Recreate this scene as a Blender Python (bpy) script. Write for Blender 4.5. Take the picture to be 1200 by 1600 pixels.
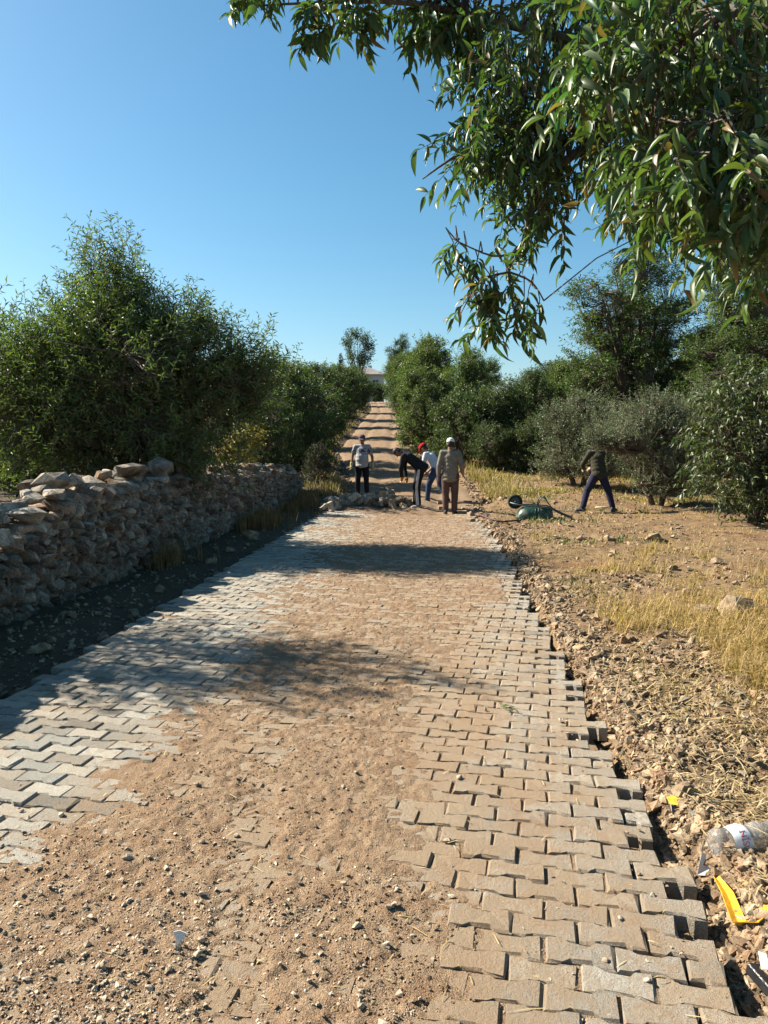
import bpy, bmesh, math, random
import numpy as np
from mathutils import Vector, Matrix, Euler

# ------------------------------------------------------------------ scene, camera, sky, sun
scene = bpy.context.scene
for o in list(bpy.data.objects):
    bpy.data.objects.remove(o)
COL = scene.collection
R_ = math.radians

CAM_H = 1.65
YAW, PITCH = R_(4.53), R_(5.24)
cam_d = bpy.data.cameras.new('camera')
cam_d.sensor_fit = 'VERTICAL'
cam_d.sensor_height = 36.0
cam_d.lens = 27.0
cam_d.clip_start = 0.05
cam_d.clip_end = 9000.0
cam = bpy.data.objects.new('camera', cam_d)
cam.location = (0, 0, CAM_H)
cam.rotation_euler = Euler((math.pi / 2 - PITCH, 0, YAW))
COL.objects.link(cam)
scene.camera = cam

SUN_EL, SUN_AZ = R_(37.0), R_(72.0)          # azimuth counted from +Y (along the road) towards -X (left)
world = bpy.data.worlds.new('World')
scene.world = world
world.use_nodes = True
wn = world.node_tree
bg = wn.nodes['Background']
sky = wn.nodes.new('ShaderNodeTexSky')
sky.sky_type = 'NISHITA'
sky.sun_disc = False
sky.sun_elevation = SUN_EL
sky.sun_rotation = -SUN_AZ
sky.altitude = 0.0
sky.air_density = 1.0
sky.dust_density = 0.8
sky.ozone_density = 3.0
grade = wn.nodes.new('ShaderNodeHueSaturation')
grade.inputs['Saturation'].default_value = 1.22
grade.inputs['Hue'].default_value = 0.482
wn.links.new(sky.outputs[0], grade.inputs['Color'])
wn.links.new(grade.outputs[0], bg.inputs[0])
bg.inputs[1].default_value = 0.050

sun_d = bpy.data.lights.new('sun', 'SUN')
sun_d.energy = 5.0
sun_d.angle = R_(0.53)
sun_d.color = (1.0, 0.92, 0.78)
sun = bpy.data.objects.new('sun', sun_d)
SUN_DIR = Vector((-math.sin(SUN_AZ) * math.cos(SUN_EL), math.cos(SUN_AZ) * math.cos(SUN_EL), math.sin(SUN_EL)))
sun.rotation_euler = SUN_DIR.to_track_quat('Z', 'Y').to_euler()
sun.location = (-20, 10, 30)
COL.objects.link(sun)

vs = scene.view_settings
vs.view_transform = 'Standard'
vs.look = 'None'
vs.gamma = 1.0
vs.use_curve_mapping = False
vs.exposure = 1.65
scene.cycles.max_bounces = 6
scene.cycles.diffuse_bounces = 2
scene.cycles.transparent_max_bounces = 8
scene.cycles.use_denoising = True

# ------------------------------------------------------------------ small maths
RS = np.random.RandomState
def smooth(a, b, x):
    t = np.clip((np.asarray(x, float) - a) / (b - a), 0, 1)
    return t * t * (3 - 2 * t)

def _hash(ix, iy, seed):
    h = (ix.astype(np.int64) * 374761393 + iy.astype(np.int64) * 668265263 + seed * 1442695041) & 0xffffffff
    h = ((h ^ (h >> 13)) * 1274126177) & 0xffffffff
    return ((h ^ (h >> 16)) & 0xffffff) / float(0xffffff)

def vnoise(x, y, seed=0):
    x = np.asarray(x, float); y = np.asarray(y, float)
    ix = np.floor(x); iy = np.floor(y)
    fx = x - ix; fy = y - iy
    fx = fx * fx * fx * (fx * (fx * 6 - 15) + 10); fy = fy * fy * fy * (fy * (fy * 6 - 15) + 10)
    a = _hash(ix, iy, seed); b = _hash(ix + 1, iy, seed)
    c = _hash(ix, iy + 1, seed); d = _hash(ix + 1, iy + 1, seed)
    return (a * (1 - fx) + b * fx) * (1 - fy) + (c * (1 - fx) + d * fx) * fy * 1.0

def fbm(x, y, octv=4, seed=0, gain=0.5):
    s = 0; a = 1.0; t = 0
    for i in range(octv):
        s = s + a * (vnoise(np.asarray(x) * 2 ** i + 17.3 * i, np.asarray(y) * 2 ** i - 9.1 * i, seed + i * 13) - 0.5)
        t += a; a *= gain
    return 2 * s / t                     # about -1..1

def softplus(t, k):
    return k * np.logaddexp(0, np.asarray(t, float) / k)

CAM_M = cam.rotation_euler.to_matrix()
def ray(px, py):
    return (CAM_M @ Vector(((px - 600) / 1200.0, (800 - py) / 1200.0, -1.0)))
def at_depth(px, py, d):
    r = ray(px, py)
    return Vector((0, 0, CAM_H)) + r * d
def project(P):
    """world points (n,3) -> pixel x, y of the 1200x1600 frame and depth"""
    M = np.array(CAM_M)
    q = (np.asarray(P, float) - np.array([0, 0, CAM_H])) @ M
    dep = np.maximum(-q[:, 2], 1e-6)
    return 600 + 1200 * q[:, 0] / dep, 800 - 1200 * q[:, 1] / dep, -q[:, 2]

# ------------------------------------------------------------------ terrain shape
XL, WALL_X = -2.85, -3.95
def xr_edge(y):
    return 0.97 - 0.27 * smooth(12.5, 18.5, y)
def hill(y):
    y = np.asarray(y, float)
    yy = y - softplus(y - 125, 5.0)
    return 0.08 * softplus(yy - 21.5, 1.8)
def road_x(y):
    return np.interp(y, [17, 20, 23, 28, 36, 50, 84, 123, 150], [-0.85, -0.88, -0.95, -1.8, -3.3, -4.2, -6.3, -10.3, -14])
def terr(x, y):
    x = np.asarray(x, float); y = np.asarray(y, float)
    z = hill(y)
    n1 = fbm(x * .35, y * .35, 3, 5); n2 = fbm(x * 1.7, y * 1.7, 4, 9)
    pav = 1 - smooth(17.6, 19.8, y)
    xr = xr_edge(y)
    nb = fbm(x * .2, y * 1.1, 2, 15)
    tr = smooth(xr - 0.04 + 0.10 * n2 + .10 * nb, xr + 0.13 + 0.16 * n2 + .14 * nb, x)
    side_r = -0.105 + tr * (0.135 + 0.05 * smooth(1.4, 3.5, x) + 0.055 * n2 + 0.05 * n1)
    tl = smooth(XL - 0.02, XL - 0.7, x)
    side_l = -0.105 + tl * (0.085 + 0.045 * n2) + 0.38 * smooth(WALL_X - 0.35, WALL_X - 0.9, x) + 0.12 * n1 * smooth(WALL_X - .5, WALL_X - 1.5, x)
    prof = np.where(x > -1, side_r, side_l)
    # dirt road beyond the paving
    dx = np.abs(x - road_x(y))
    off = smooth(1.5, 2.6, dx) * (0.16 + 0.09 * n2 + 0.18 * n1) - 0.03
    return z + prof * pav + off * (1 - pav)
def T(x, y):
    return float(terr(np.array([x]), np.array([y]))[0])
def on_ground(px, py):
    """where the line of sight of a pixel meets the ground"""
    r = ray(px, py); o = Vector((0, 0, CAM_H)); lo, hi = 1.0, 400.0
    for _ in range(3):
        t = lo * (hi / lo) ** np.linspace(0, 1, 240)
        below = o.z + r.z * t < terr(r.x * t, r.y * t)
        i = int(np.argmax(below)) if below.any() else 239
        lo, hi = t[max(i - 1, 0)], t[i]
    return o + r * float(hi)

# ------------------------------------------------------------------ mesh helpers
def np_mesh(name, V, F, mats=(), col=None, smooth_=False, fmat=None):
    V = np.asarray(V, np.float32).reshape(-1, 3)
    me = bpy.data.meshes.new(name)
    if isinstance(F, np.ndarray):
        n, k = F.shape
        me.vertices.add(len(V)); me.vertices.foreach_set('co', V.ravel())
        me.loops.add(n * k); me.loops.foreach_set('vertex_index', F.astype(np.int32).ravel())
        me.polygons.add(n)
        me.polygons.foreach_set('loop_start', np.arange(0, n * k, k, dtype=np.int32))
        me.polygons.foreach_set('loop_total', np.full(n, k, np.int32))
        me.update(calc_edges=True)
        nf = n
    else:
        me.from_pydata([tuple(v) for v in V.tolist()], [], [tuple(f) for f in F])
        me.update(); nf = len(F)
    for m in mats:
        me.materials.append(m)
    me.polygons.foreach_set('use_smooth', np.full(nf, bool(smooth_)))
    if fmat is not None:
        me.polygons.foreach_set('material_index', np.asarray(fmat, np.int32))
    if col is not None:
        col = np.asarray(col, np.float32)
        if col.shape[1] == 3:
            col = np.concatenate([col, np.ones((len(col), 1), np.float32)], 1)
        a = me.color_attributes.new('Col', 'FLOAT_COLOR', 'POINT')
        a.data.foreach_set('color', col.ravel())
    return me

def link(name, me, parent=None):
    o = bpy.data.objects.new(name, me)
    COL.objects.link(o)
    if parent is not None:
        o.parent = parent
    return o
def tag(o, label=None, cat=None, group=None, kind=None):
    if label: o['label'] = label
    if cat: o['category'] = cat
    if group: o['group'] = group
    if kind: o['kind'] = kind
    return o
def empty(name, loc, rz=0.0):
    o = bpy.data.objects.new(name, None)
    o.empty_display_size = 0.1
    COL.objects.link(o)
    o.location = loc; o.rotation_euler = (0, 0, rz)
    return o
def copy_tree(o, parent=None):
    c = o.copy(); COL.objects.link(c)
    if parent is not None: c.parent = parent
    for ch in [x for x in bpy.data.objects if x.parent == o]:
        copy_tree(ch, c)
    return c

class MB:
    """collects vertices and faces of one mesh"""
    def __init__(s): s.v = []; s.f = []
    def add(s, V, F):
        b = len(s.v); s.v.extend([tuple(p) for p in V]); s.f.extend([tuple(i + b for i in f) for f in F])
    def tube(s, pts, rad, n=8, cap=True):
        pts = [Vector(p) for p in pts]
        if not hasattr(rad, '__len__'): rad = [rad] * len(pts)
        V = []; F = []; prev = None
        for i, p in enumerate(pts):
            a = pts[max(i - 1, 0)]; b = pts[min(i + 1, len(pts) - 1)]
            t = (b - a).normalized()
            if prev is None:
                u = t.orthogonal().normalized()
            else:
                u = (prev - t * prev.dot(t))
                u = u.normalized() if u.length > 1e-6 else t.orthogonal().normalized()
            w = t.cross(u); prev = u
            for k in range(n):
                an = 2 * math.pi * k / n
                V.append(p + (u * math.cos(an) + w * math.sin(an)) * rad[i])
        for i in range(len(pts) - 1):
            for k in range(n):
                F.append((i * n + k, i * n + (k + 1) % n, (i + 1) * n + (k + 1) % n, (i + 1) * n + k))
        if cap:
            F.append(tuple(range(n - 1, -1, -1))); F.append(tuple((len(pts) - 1) * n + k for k in range(n)))
        s.add(V, F)
    def box(s, c, h, rot=None):
        V = []
        for sx in (-1, 1):
            for sy in (-1, 1):
                for sz in (-1, 1):
                    p = Vector((sx * h[0], sy * h[1], sz * h[2]))
                    if rot is not None: p = rot @ p
                    V.append(Vector(c) + p)
        s.add(V, [(0, 1, 3, 2), (4, 6, 7, 5), (0, 4, 5, 1), (2, 3, 7, 6), (0, 2, 6, 4), (1, 5, 7, 3)])
    def ell(s, c, r, rot=None, nu=14, nv=9):
        V = []; F = []
        for j in range(nv + 1):
            th = math.pi * j / nv
            for i in range(nu):
                ph = 2 * math.pi * i / nu
                p = Vector((r[0] * math.sin(th) * math.cos(ph), r[1] * math.sin(th) * math.sin(ph), r[2] * math.cos(th)))
                if rot is not None: p = rot @ p
                V.append(Vector(c) + p)
        for j in range(nv):
            for i in range(nu):
                F.append((j * nu + i, (j + 1) * nu + i, (j + 1) * nu + (i + 1) % nu, j * nu + (i + 1) % nu))
        s.add(V, F)
    def cap(s, a, b, ra, rb, n=12):
        """tapered capsule"""
        a = Vector(a); b = Vector(b); d = b - a; L = max(d.length, 1e-5); t = d / L
        pts = []; rad = []
        for k in range(5):
            an = math.pi / 2 * (1 - k / 4.0)
            pts.append(a - t * ra * math.sin(an)); rad.append(max(ra * math.cos(an), ra * .02))
        for k in range(5):
            an = math.pi / 2 * (k / 4.0)
            pts.append(b + t * rb * math.sin(an)); rad.append(max(rb * math.cos(an), rb * .02))
        s.tube(pts, rad, n)
    def mesh(s, name, mats=(), smooth_=False):
        me = bpy.data.meshes.new(name)
        me.from_pydata(s.v, [], s.f); me.update()
        for m in mats: me.materials.append(m)
        me.polygons.foreach_set('use_smooth', np.full(len(me.polygons), bool(smooth_)))
        return me
    def build(s, name, mat, parent=None, smooth_=False):
        return link(name, s.mesh(name, [mat], smooth_), parent)

TMP = bpy.data.scenes.new('workshop')
def remeshed(mb, voxel, name, mat, parent=None, iters=3):
    """one continuous surface round all the pieces of mb"""
    me = mb.mesh('tmp_' + name)
    o = bpy.data.objects.new('tmp', me); TMP.collection.objects.link(o)
    m = o.modifiers.new('r', 'REMESH'); m.mode = 'VOXEL'; m.voxel_size = voxel
    if iters:
        sm = o.modifiers.new('s', 'SMOOTH'); sm.factor = 0.5; sm.iterations = iters
    with bpy.context.temp_override(scene=TMP, view_layer=TMP.view_layers[0]):
        out = bpy.data.meshes.new_from_object(o.evaluated_get(bpy.context.evaluated_depsgraph_get()))
    bpy.data.objects.remove(o); bpy.data.meshes.remove(me)
    out.name = name
    out.materials.clear(); out.materials.append(mat)
    out.polygons.foreach_set('use_smooth', np.ones(len(out.polygons), bool))
    return link(name, out, parent)

# ------------------------------------------------------------------ materials
class G:
    def __init__(s, name):
        s.m = bpy.data.materials.new(name); s.m.use_nodes = True
        s.nt = s.m.node_tree; s.b = s.nt.nodes['Principled BSDF']; s.out = s.nt.nodes['Material Output']
    def n(s, t, **kw):
        nd = s.nt.nodes.new(t)
        for k, v in kw.items(): setattr(nd, k, v)
        return nd
    def l(s, a, b): s.nt.links.new(a, b)
    def put(s, sock, v):
        if hasattr(v, 'is_output'): s.l(v, sock)
        elif isinstance(v, (tuple, list)) and len(v) == 3 and sock.type == 'RGBA': sock.default_value = (*v, 1)
        else: sock.default_value = v
    def pos(s): return s.n('ShaderNodeNewGeometry').outputs['Position']
    def obj(s): return s.n('ShaderNodeTexCoord').outputs['Object']
    def noise(s, vec, scale, detail=4, rough=.55, out='Fac', dist=0.0):
        nd = s.n('ShaderNodeTexNoise'); s.l(vec, nd.inputs['Vector'])
        nd.inputs['Scale'].default_value = scale; nd.inputs['Detail'].default_value = detail
        nd.inputs['Roughness'].default_value = rough; nd.inputs['Distortion'].default_value = dist
        return nd.outputs[out]
    def voro(s, vec, scale, feature='F1', out='Distance'):
        nd = s.n('ShaderNodeTexVoronoi', feature=feature); s.l(vec, nd.inputs['Vector'])
        nd.inputs['Scale'].default_value = scale
        return nd.outputs[out]
    def ramp(s, fac, stops):
        nd = s.n('ShaderNodeValToRGB'); s.l(fac, nd.inputs[0])
        e = nd.color_ramp.elements
        while len(e) < len(stops): e.new(0.5)
        for i, (p, c) in enumerate(stops):
            e[i].position = p
            e[i].color = (*c, 1) if hasattr(c, '__len__') else (c, c, c, 1)
        return nd.outputs[0]
    def mix(s, fac, a, b, mode='MIX'):
        nd = s.n('ShaderNodeMix', data_type='RGBA', blend_type=mode)
        s.put(nd.inputs[0], fac); s.put(nd.inputs[6], a); s.put(nd.inputs[7], b)
        return nd.outputs[2]
    def math(s, op, a, b=0.0):
        nd = s.n('ShaderNodeMath', operation=op); s.put(nd.inputs[0], a); s.put(nd.inputs[1], b)
        return nd.outputs[0]
    def attr(s, name='Col'):
        return s.n('ShaderNodeAttribute', attribute_name=name).outputs['Color']
    def bump(s, h, strength, dist, normal=None):
        nd = s.n('ShaderNodeBump'); s.l(h, nd.inputs['Height'])
        nd.inputs['Strength'].default_value = strength; nd.inputs['Distance'].default_value = dist
        if normal is not None: s.l(normal, nd.inputs['Normal'])
        return nd.outputs[0]
    def fin(s, col, rough=.9, spec=.3, normal=None, **kw):
        s.put(s.b.inputs['Base Color'], col); s.put(s.b.inputs['Roughness'], rough)
        s.b.inputs['Specular IOR Level'].default_value = spec
        if normal is not None: s.l(normal, s.b.inputs['Normal'])
        for k, v in kw.items(): s.put(s.b.inputs[k], v)
        return s.m

def m_plain(name, col, rough=.7, spec=.3, var=.25, scale=12.0, bump=.0, **kw):
    g = G(name); p = g.obj()
    n = g.noise(p, scale, 4)
    c = g.mix(g.ramp(n, [(.3, 0.0), (.7, 1.0)]), tuple(x * (1 - var) for x in col), tuple(min(1, x * (1 + var)) for x in col))
    nm = g.bump(g.noise(p, scale * 3, 3), bump, .01) if bump else None
    return g.fin(c, rough, spec, nm, **kw)

def m_leaf(name, trans=.30, rough=.50, spec=.32):
    g = G(name); c = g.attr()
    g.fin(c, rough, spec)
    tr = g.n('ShaderNodeBsdfTranslucent')
    g.l(g.mix(1.0, c, (1.25, 1.55, .50), 'MULTIPLY'), tr.inputs['Color'])
    mx = g.n('ShaderNodeMixShader'); mx.inputs[0].default_value = trans
    g.l(g.b.outputs[0], mx.inputs[1]); g.l(tr.outputs[0], mx.inputs[2]); g.l(mx.outputs[0], g.out.inputs[0])
    return g.m

def m_earth():
    g = G('dry_earth'); p = g.pos()
    big = g.noise(p, .55, 4, .6); mid = g.noise(p, 5, 6, .62); fine = g.noise(p, 70, 5, .7)
    c = g.ramp(big, [(.32, (.165, .098, .052)), (.5, (.20, .135, .078)), (.68, (.17, .085, .042))])
    c = g.mix(g.ramp(mid, [(.45, 0.0), (.66, 1.0)]), c, (.26, .182, .095))
    c = g.mix(g.ramp(fine, [(.35, 0.0), (.62, 1.0)]), g.mix(1.0, c, (.52, .48, .44), 'MULTIPLY'), c)
    # shade painted into the soil colour in the strip along the wall
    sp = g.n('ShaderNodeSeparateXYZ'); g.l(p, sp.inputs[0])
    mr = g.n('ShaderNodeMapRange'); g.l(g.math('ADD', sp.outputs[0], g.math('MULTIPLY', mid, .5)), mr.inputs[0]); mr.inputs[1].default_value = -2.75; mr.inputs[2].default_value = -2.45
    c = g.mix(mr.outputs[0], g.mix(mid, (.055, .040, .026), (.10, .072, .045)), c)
    h = g.math('ADD', g.math('MULTIPLY', g.noise(p, 28, 6, .7), 1.0), g.math('MULTIPLY', fine, .35))
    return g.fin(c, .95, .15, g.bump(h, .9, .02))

def m_soil():
    """sandy soil spread over the paving blocks"""
    g = G('sandy_soil'); p = g.pos()
    big = g.noise(p, .9, 4, .6); mid = g.noise(p, 9, 5, .6); fine = g.noise(p, 160, 5, .75); grit = g.voro(p, 190)
    c = g.ramp(big, [(.3, (.222, .150, .092)), (.5, (.242, .160, .097)), (.7, (.232, .140, .078))])
    c = g.mix(g.ramp(mid, [(.4, 0.0), (.65, 1.0)]), c, (.30, .215, .138))
    c = g.mix(g.ramp(fine, [(.36, 0.0), (.6, 1.0)]), g.mix(1.0, c, (.38, .34, .31), 'MULTIPLY'), c)
    c = g.mix(g.math('MULTIPLY', g.ramp(grit, [(.18, 1.0), (.30, 0.0)]), g.ramp(g.noise(p, 60, 2), [(.48, 0.0), (.58, 1.0)])), c, (.38, .32, .245))
    h = g.math('ADD', g.math('MULTIPLY', g.noise(p, 60, 6, .7), 1.0), g.math('MULTIPLY', grit, -.35))
    return g.fin(c, .95, .15, g.bump(h, .85, .012))

def m_block():
    """concrete block with worn, sandy faces; the dust is thicker towards the driven middle"""
    g = G('concrete_block'); p = g.pos()
    sp = g.n('ShaderNodeSeparateXYZ'); g.l(p, sp.inputs[0])
    per = g.attr()
    speck = g.noise(p, 260, 4, .75); mid = g.noise(p, 22, 5, .6)
    c = g.mix(g.ramp(speck, [(.38, 0.0), (.62, 1.0)]), (.195, .170, .135), (.44, .40, .335))
    c = g.mix(1.0, c, per, 'MULTIPLY')
    # sandy brown dust: more in the middle of the road than at the two edges
    mr = g.n('ShaderNodeMapRange'); g.l(sp.outputs[0], mr.inputs[0]); mr.inputs[1].default_value = -3.0; mr.inputs[2].default_value = 1.1
    prof = g.ramp(mr.outputs[0], [(.0, .12), (.25, .34), (.42, .85), (.72, .92), (.88, .78), (1.0, .56)])
    dust = g.math('ADD', g.math('MULTIPLY', g.noise(p, 3.2, 4, .6), 1.1), g.math('MULTIPLY', mid, .7))
    dust = g.math('ADD', dust, g.math('SUBTRACT', prof, 1.3))
    dust = g.ramp(dust, [(.12, 0.0), (.5, .93)])
    dcol = g.mix(g.ramp(g.noise(p, 1.7, 3), [(.4, 0.0), (.62, 1.0)]), (.295, .22, .145), (.285, .195, .120))
    c = g.mix(dust, c, dcol)
    h = g.math('ADD', speck, g.math('MULTIPLY', g.noise(p, 75, 5, .7), 1.3))
    return g.fin(c, .93, .2, g.bump(h, .95, .010))

def m_stone(name, dark, light, rust=(.24, .145, .085), scale=1.0, useattr=True):
    g = G(name); p = g.pos()
    big = g.noise(p, 6 * scale, 5, .6); fine = g.noise(p, 45 * scale, 5, .7)
    c = g.mix(g.ramp(big, [(.36, 0.0), (.62, 1.0)]), dark, light)
    c = g.mix(g.ramp(g.noise(p, 2.3 * scale, 4, .6), [(.54, 0.0), (.68, .75)]), c, rust)
    c = g.mix(g.ramp(fine, [(.34, 0.0), (.58, 1.0)]), g.mix(1.0, c, (.5, .48, .46), 'MULTIPLY'), c)
    if useattr: c = g.mix(1.0, c, g.attr(), 'MULTIPLY')
    h = g.math('ADD', big, g.math('MULTIPLY', fine, .6))
    return g.fin(c, .92, .2, g.bump(h, .9 if scale < 2 else .5, .03 / scale))

def m_attr(name, rough=.85, spec=.25, trans=0.0):
    if trans: return m_leaf(name, trans, rough, spec)
    g = G(name)
    return g.fin(g.attr(), rough, spec)

def m_bark(name='bark', dark=(.06, .045, .035), light=(.16, .125, .095)):
    g = G(name); p = g.pos()
    mp = g.n('ShaderNodeMapping'); g.l(p, mp.inputs[0]); mp.inputs['Scale'].default_value = (1, 1, .25)
    n = g.noise(mp.outputs[0], 30, 5, .65)
    return g.fin(g.mix(g.ramp(n, [(.35, 0.0), (.65, 1.0)]), dark, light), .9, .15, g.bump(n, .8, .02))

M = dict(
    earth=m_earth(), soil=m_soil(), block=m_block(),
    wall=m_stone('limestone', (.18, .16, .135), (.46, .42, .36)),
    rubble=m_stone('rubble_stone', (.155, .105, .064), (.35, .265, .175), scale=2.2),
    pebble=m_stone('pebble', (.33, .25, .175), (.52, .43, .325), rust=(.27, .18, .11), scale=5.0),
    leaf=m_leaf('leaf'), leaf_big=m_leaf('glossy_leaf', .26, .46, .4), olive=m_leaf('olive_leaf', .14, .5, .4),
    bark=m_bark(), straw=m_attr('straw', .8, .25, .25),
)

# ------------------------------------------------------------------ ground sheet
def grid_mesh(xs, ys, Z, mats, smooth_=True):
    X, Y = np.meshgrid(xs, ys)
    V = np.stack([X, Y, Z], -1).reshape(-1, 3)
    nx, ny = len(xs), len(ys)
    i = np.arange(nx - 1)[None, :] + nx * np.arange(ny - 1)[:, None]
    F = np.stack([i, i + 1, i + 1 + nx, i + nx], -1).reshape(-1, 4)
    return V, F

def spaced(segs):
    out = [segs[0][0]]
    for a, b, s in segs:
        n = max(1, int(round((b - a) / s)))
        out += list(np.linspace(a, b, n + 1)[1:])
    return np.array(out)
def geo(a, b, r):
    n = int(math.log(b / a) / math.log(1 + r))
    return a * np.exp(np.linspace(0, math.log(b / a), n + 1))

xs = np.concatenate([-8.0 - geo(.5, 3200, .16)[::-1], spaced([(-8, -5, .12), (-5, .8, .07), (.8, 4.6, .028), (4.6, 9, .08)]), 9.0 + geo(.4, 3200, .16)])
ys = np.concatenate([-geo(1.0, 600, .3)[::-1], spaced([(-0.9, 1.5, .1)]), geo(1.51, 26, .0085), geo(26.4, 140, .02)[1:], geo(143, 4200, .12)])
X, Y = np.meshgrid(xs, ys)
Z = terr(X.ravel(), Y.ravel()).reshape(X.shape)
fine = fbm(X * 9, Y * 9, 4, 31)
vmask = smooth(xr_edge(Y) + .05, xr_edge(Y) + .25, X)
Z = Z + fine * .022 * np.clip(vmask + (X < XL - .05), 0, 1) * (Y < 30) * (Y > -2) * (np.abs(X) < 8)
V, F = grid_mesh(xs, ys, Z, [])
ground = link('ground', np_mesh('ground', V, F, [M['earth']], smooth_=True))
tag(ground, kind='structure')

# ------------------------------------------------------------------ soil cover on the paving
def soil_h(x, y):
    """height of the loose soil against the block tops (z = 0): below it the joints show"""
    x = np.asarray(x, float); y = np.asarray(y, float)
    w = 0.30 * fbm(x * 1.1, y * 1.1, 4, 41) + .14 * fbm(x * 5, y * 5, 3, 43)
    right = np.interp(y, [0, 2.0, 2.4, 2.8, 3.3, 4.2, 5.2, 6.4, 7.6, 8.4, 18], [.2, .18, .10, .0, -.13, -.12, 0.05, .2, .55, 1.8, 1.8])
    left = np.interp(y, [0, 2.3, 2.75, 3.2, 4.5, 6, 9, 12, 15, 18], [-9, -9, -2.2, -1.45, -1.5, -1.7, -2.0, -2.25, -2.5, -2.8])
    m = smooth(.22, -.38, x - right + w) * smooth(-.5, .5, x - left + w)
    thick = np.interp(y, [0, 3.2, 4.5, 6, 8, 12, 18], [.014, .010, .005, .0025, .001, .001, .003])
    base = -0.0105 + m * (0.0105 + thick)
    lump = .0055 * fbm(x * 2.6, y * 2.6, 3, 47) + .008 * fbm(x * 11, y * 11, 3, 51) * (.35 + m) + .0085 * fbm(x * 30, y * 30, 3, 57) * (.25 + m)
    rut = 0
    for c0, k0 in ((-.62, -.16), (-1.55, -.17)):        # wheel tracks with tread marks
        t = (x - c0 - k0 * (y - 2)) / .11
        rut = rut + np.exp(-t ** 4) * (-.009 + .0035 * np.sin(y * 105 + 9 * np.abs(t)))
    rut = rut * m * np.interp(y, [0, 4.5, 7], [1, 1, 0])
    return base + lump + rut

# ------------------------------------------------------------------ paving
PITCH_L, PITCH_W, LROT = 0.222, 0.111, R_(-8.0)
def block_arrays(seed, half=False):
    r = RS(seed)
    e, gap = .0075, .0024
    hl = PITCH_L / 2 - gap; we = PITCH_W / 2 + e - gap; wn_ = PITCH_W / 2 - e - gap
    a, b = .062, .042
    out = [(-hl, -we), (-a, -we), (-b, -wn_), (b, -wn_), (a, -we), (hl, -we), (hl, we), (a, we), (b, wn_), (-b, wn_), (-a, we), (-hl, we)]
    if half:
        out = [(-hl / 2 + x if False else max(x, 0.0) - hl / 2, y) for x, y in out]
        out = [(-hl / 2, -wn_), (b - hl / 2, -wn_), (a - hl / 2, -we), (hl / 2, -we), (hl / 2, we), (a - hl / 2, we), (b - hl / 2, wn_), (-hl / 2, wn_)]
    o = np.array(out); n = len(o)
    cen = o.mean(0)
    def ring(shr, z, j):
        d = o - cen; L = np.linalg.norm(d, axis=1, keepdims=True)
        q = o - d / L * shr + r.normal(0, j, o.shape)
        return np.concatenate([q, np.full((n, 1), z) + r.normal(0, j * .5, (n, 1))], 1)
    V = np.concatenate([ring(.009, 0.0, .0029), ring(.001, -.009, .0027), ring(0, -.078, 0.0)])
    F = [tuple(range(n))]
    for k in range(2):
        for i in range(n):
            j = (i + 1) % n
            F.append((k * n + i, (k + 1) * n + i, (k + 1) * n + j, k * n + j))
    return V, F
variants = [block_arrays(100 + i) for i in range(8)] + [block_arrays(200 + i, True) for i in range(3)]

bed_xs = np.linspace(XL - .06, .86, 12); bed_ys = np.linspace(-3, 18.4, 40)
Vb, Fb = grid_mesh(bed_xs, bed_ys, np.full((40, 12), -.076), [])
Vb[:, 2] -= .02 * ((Vb[:, 0] < XL) | (Vb[:, 0] > .8))
paved_road = link('paved_road', np_mesh('paved_road', Vb, Fb, [M['soil']]))
tag(paved_road, kind='structure')

rb = RS(7)
cr, sr = math.cos(LROT), math.sin(LROT)
blocks = []
for row in range(-60, 215):
    for colm in range(-50, 50):
        u = (colm + (.5 if row % 2 else 0)) * PITCH_L
        v = row * PITCH_W
        x = u * cr - v * sr - .9; y = u * sr + v * cr
        if not (-2.6 < y < 18.3): continue
        if y > 17.2 + .9 * math.sin(x * 1.9) : continue
        lim = float(xr_edge(y)) - .10
        if x > lim - .13 and rb.rand() < .16: continue
        if x > lim or x < XL + .06: 
            if lim < x < lim + .055 or XL < x < XL + .06:      # half blocks close some of the rows
                if rb.rand() < .8:
                    s = -1 if x > -1 else 1
                    blocks.append((x + s * PITCH_L * .25 * cr, y + s * PITCH_L * .25 * sr, 8 + rb.randint(3), 0 if s < 0 else math.pi))
            continue
        blocks.append((x, y, rb.randint(8), math.pi * rb.randint(2)))
BL = []
for (x, y, k, flip) in blocks:
    edge = 1.0 if x > .7 else 0.0
    dz = rb.normal(0, .0034) - .004 * edge * abs(rb.normal()) 
    rot = Euler((rb.normal(0, .013 + .008 * edge), rb.normal(0, .012 + .008 * edge), LROT + flip + rb.normal(0, .014 + .016 * edge))).to_matrix()
    p = (x + rb.normal(0, .0018), y + rb.normal(0, .0018), dz)
    tone = 1 + rb.normal(0, .13); warm = rb.normal(0, .03)
    BL.append((p, rot, k, np.clip([tone + warm, tone, tone - warm], .5, 1.5)))
P = np.array([b[0] for b in BL])
px, py, dep = project(P)
inside = (px > -40) & (px < 1240) & (py < 1640) & (dep > .5)
cover = soil_h(P[:, 0], P[:, 1])
score = np.where(inside, 1 / np.maximum(dep, .5) ** 3, 0) * np.clip(smooth(.012, -.006, cover), .001, 1)
chosen = set(np.argsort(-score)[:300].tolist())
vmesh = {}
restV = {3: [], 4: []}
RV, RF, RC = [], [], []; off = 0
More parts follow.
